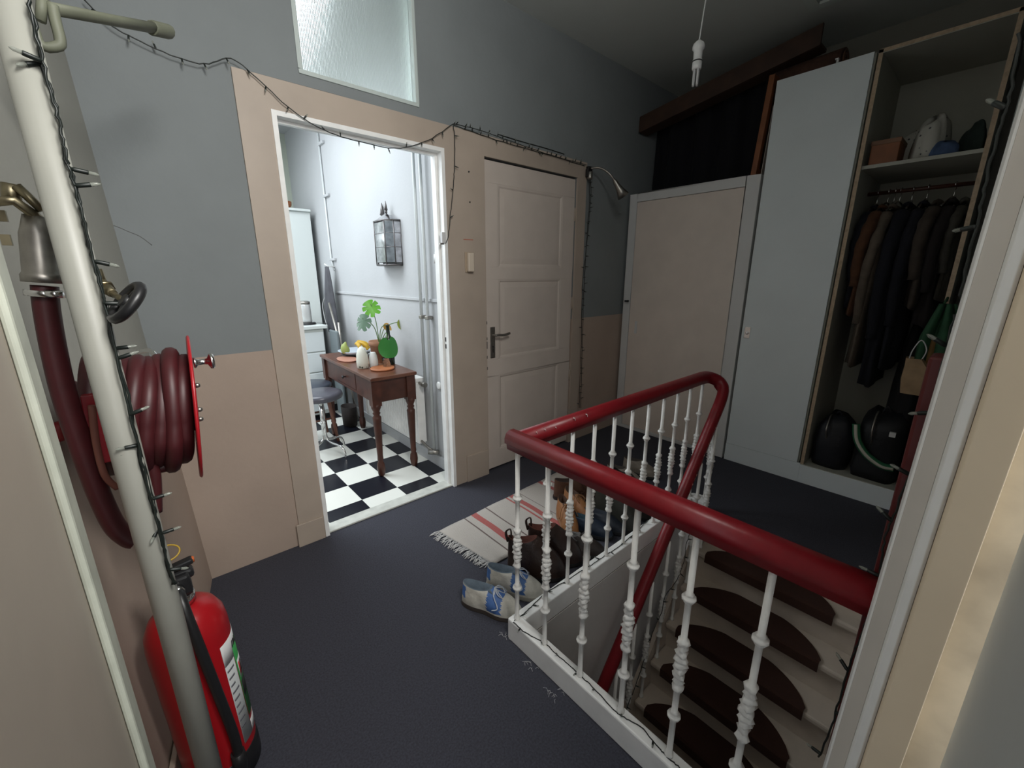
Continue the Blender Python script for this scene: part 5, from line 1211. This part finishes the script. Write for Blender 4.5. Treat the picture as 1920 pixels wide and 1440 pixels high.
# radiator
ra = thing('radiator', 'white ribbed panel radiator behind the kitchen table', 'radiator', (1.51, 3.3, .12))
mb = MB(); y0r, y1r = 2.80, 3.85
def radf(u, v):
    return (1.486-.008*max(0, math.sin(u*(y1r-y0r)/.035*2*PI))**.5*(1 if .05 < v < .95 else 0), y0r+(y1r-y0r)*u, .14+.53*v)
mb.grid(radf, 240, 8, False); part('ribbed_panel', mb, M_white, ra)
mb = MB(); mb.box((1.490, y0r+.005, .14), (1.540, y1r, .67)); part('core', mb, M_white, ra, bevel=.004)
mb = MB(); mb.box((1.474, y0r-.012, .155), (1.543, y0r+.004, .655)); part('end_panel', mb, M_white, ra, bevel=.004)
mb = MB(); mb.box((1.472, y0r-.014, .655), (1.545, y1r, .685)); part('top_grille', mb, M_white, ra, bevel=.004)
mb = MB(); mb.tube([(1.505, y0r-.01, .645), (1.505, y0r-.09, .645)], .012, seg=10); mb.tube([(1.505, y0r-.06, .645), (1.505, y0r-.10, .645)], .020, seg=14); part('valve', mb, M_steel, ra)
mb = MB(); mb.tube([(1.495, y0r-.01, .17), (1.495, 2.70, .15), (1.515, 2.62, .12)], .010, seg=8); mb.tube([(1.48, 2.66, .125), (1.535, 2.60, .125)], .019, seg=12); part('return_valve', mb, M_steel, ra)
for yy, z0, lb in ((2.725, .66, 'left of the two thin vertical heating pipes in the kitchen'), (2.640, .13, 'right of the two thin vertical heating pipes in the kitchen')):
    hp_ = thing('heating_pipe', lb, 'pipe', (1.52, yy, z0), group='kitchen heating pipes')
    mb = MB(); mb.tube([(1.52, yy, z0), (1.52, yy, 2.999)], .0115, seg=14); part('pipe', mb, mat('pipe_grey_white', (.55, .58, .58), .35), hp_)
    mb = MB(); mb.box((1.505, yy-.018, 1.14), (1.5548, yy+.018, 1.165)); part('clamp', mb, M_steel, hp_, bevel=.004)
wh = MB(); wh.lathe([(.001, 0), (.028, .002), (.03, .010), (.022, .014), (.001, .014)], axis='X', seg=20); wh.v = [(-x, y, z) for x, y, z in wh.v]
tag(build('wall_socket', wh, M_white, loc=(1.5548, 2.575, .66)), 'small round white wall fitting right of the heating pipes', 'wall fitting')
c0 = onX(819, 484, 1.5545)
wt = MB(); wt.tube([(1.545, c0.y, c0.z-.035), (1.545, c0.y, c0.z+.025)], .012, seg=10); wt.tube([(1.545, c0.y, c0.z+.025), (1.545, c0.y, c0.z+.04)], .005, seg=8)
tag(build('wall_hook', wt, M_white), 'little white fitting on the kitchen wall beside the door opening', 'wall fitting')

# mirrored lantern on the kitchen wall
lz0, lz1 = 1.522, 1.843
lc = onX(722, 450, 1.47); ly = lc.y
la = thing('mirror_lantern', 'silver mirrored lantern with peaked top on the kitchen wall', 'lantern', (1.5545, 3.2, 1.52))
M_mir = mat('mirror_glass', (.50, .50, .52), .10, 1.0, noise=.5, scale=18)
hx, hy = (1.5545-.14, 1.5545), (3.135, 3.425)
hexp = [(1.554, 3.36), (1.50, 3.34), (1.45, 3.26), (1.45, 3.085), (1.50, 3.035), (1.554, 3.03)]
for k in range(5):
    a, b = Vector((*hexp[k], 0)), Vector((*hexp[k+1], 0)); d = (b-a); 
    mb = MB(); i0, i1 = a+d*.06, a+d*.94
    mb.add([(i0.x, i0.y, lz0+.02), (i1.x, i1.y, lz0+.02), (i1.x, i1.y, lz1-.012), (i0.x, i0.y, lz1-.012)], [(0, 1, 2, 3)]); part('glass_pane', mb, M_mir, la, solid=.003)
mb = MB()
for x, y in hexp: mb.tube([(x, y, lz0), (x, y, lz1)], .005, seg=6)
mb.tube([(*p, lz0) for p in hexp], .006, seg=6); mb.tube([(*p, lz1) for p in hexp], .006, seg=6); mb.tube([(*p, lz0+.13) for p in hexp], .003, seg=6); mb.tube([(*p, lz0+.23) for p in hexp], .003, seg=6)
mb.tube([((hexp[4][0]), 3.0355, lz0), ((hexp[4][0]), 3.0355, lz1)], .004, seg=6)
mb.prism([(*p, lz0-.004) for p in hexp], (0, 0, .006)); mb.prism([(*p, lz0+.02) for p in hexp], (0, 0, .001)); part('frame', mb, mat('tarnished_silver', (.16, .15, .15), .35, .9), la)
mb = MB(); ap = Vector((1.515, 3.17, lz1+.06)); mb.add([(*p, lz1) for p in hexp]+[ap], [(k, k+1, 6) for k in range(5)]); part('roof', mb, M_mir, la, solid=.002)
mb = MB(); mb.tube([ap, ap+Vector((0, 0, .02))], .010, seg=8); mb.tube([ap+Vector((0, 0, .02)), ap+Vector((0, 0, .05)), ap+Vector((0, 0, .085))], [.014, .009, .001], seg=8); part('finial', mb, MATS['tarnished_silver'], la)
mb = MB(); mb.tube([Vector((1.545, 3.30, lz1+.0)), Vector((1.545, 3.30, lz1+.05)), Vector((1.545, 3.30, lz1+.06)), Vector((1.545, 3.30, lz1+.10)), Vector((1.545, 3.30, lz1+.15))], [.003, .003, .02, .013, .001], seg=6); part('back_ornament', mb, MATS['tarnished_silver'], la)
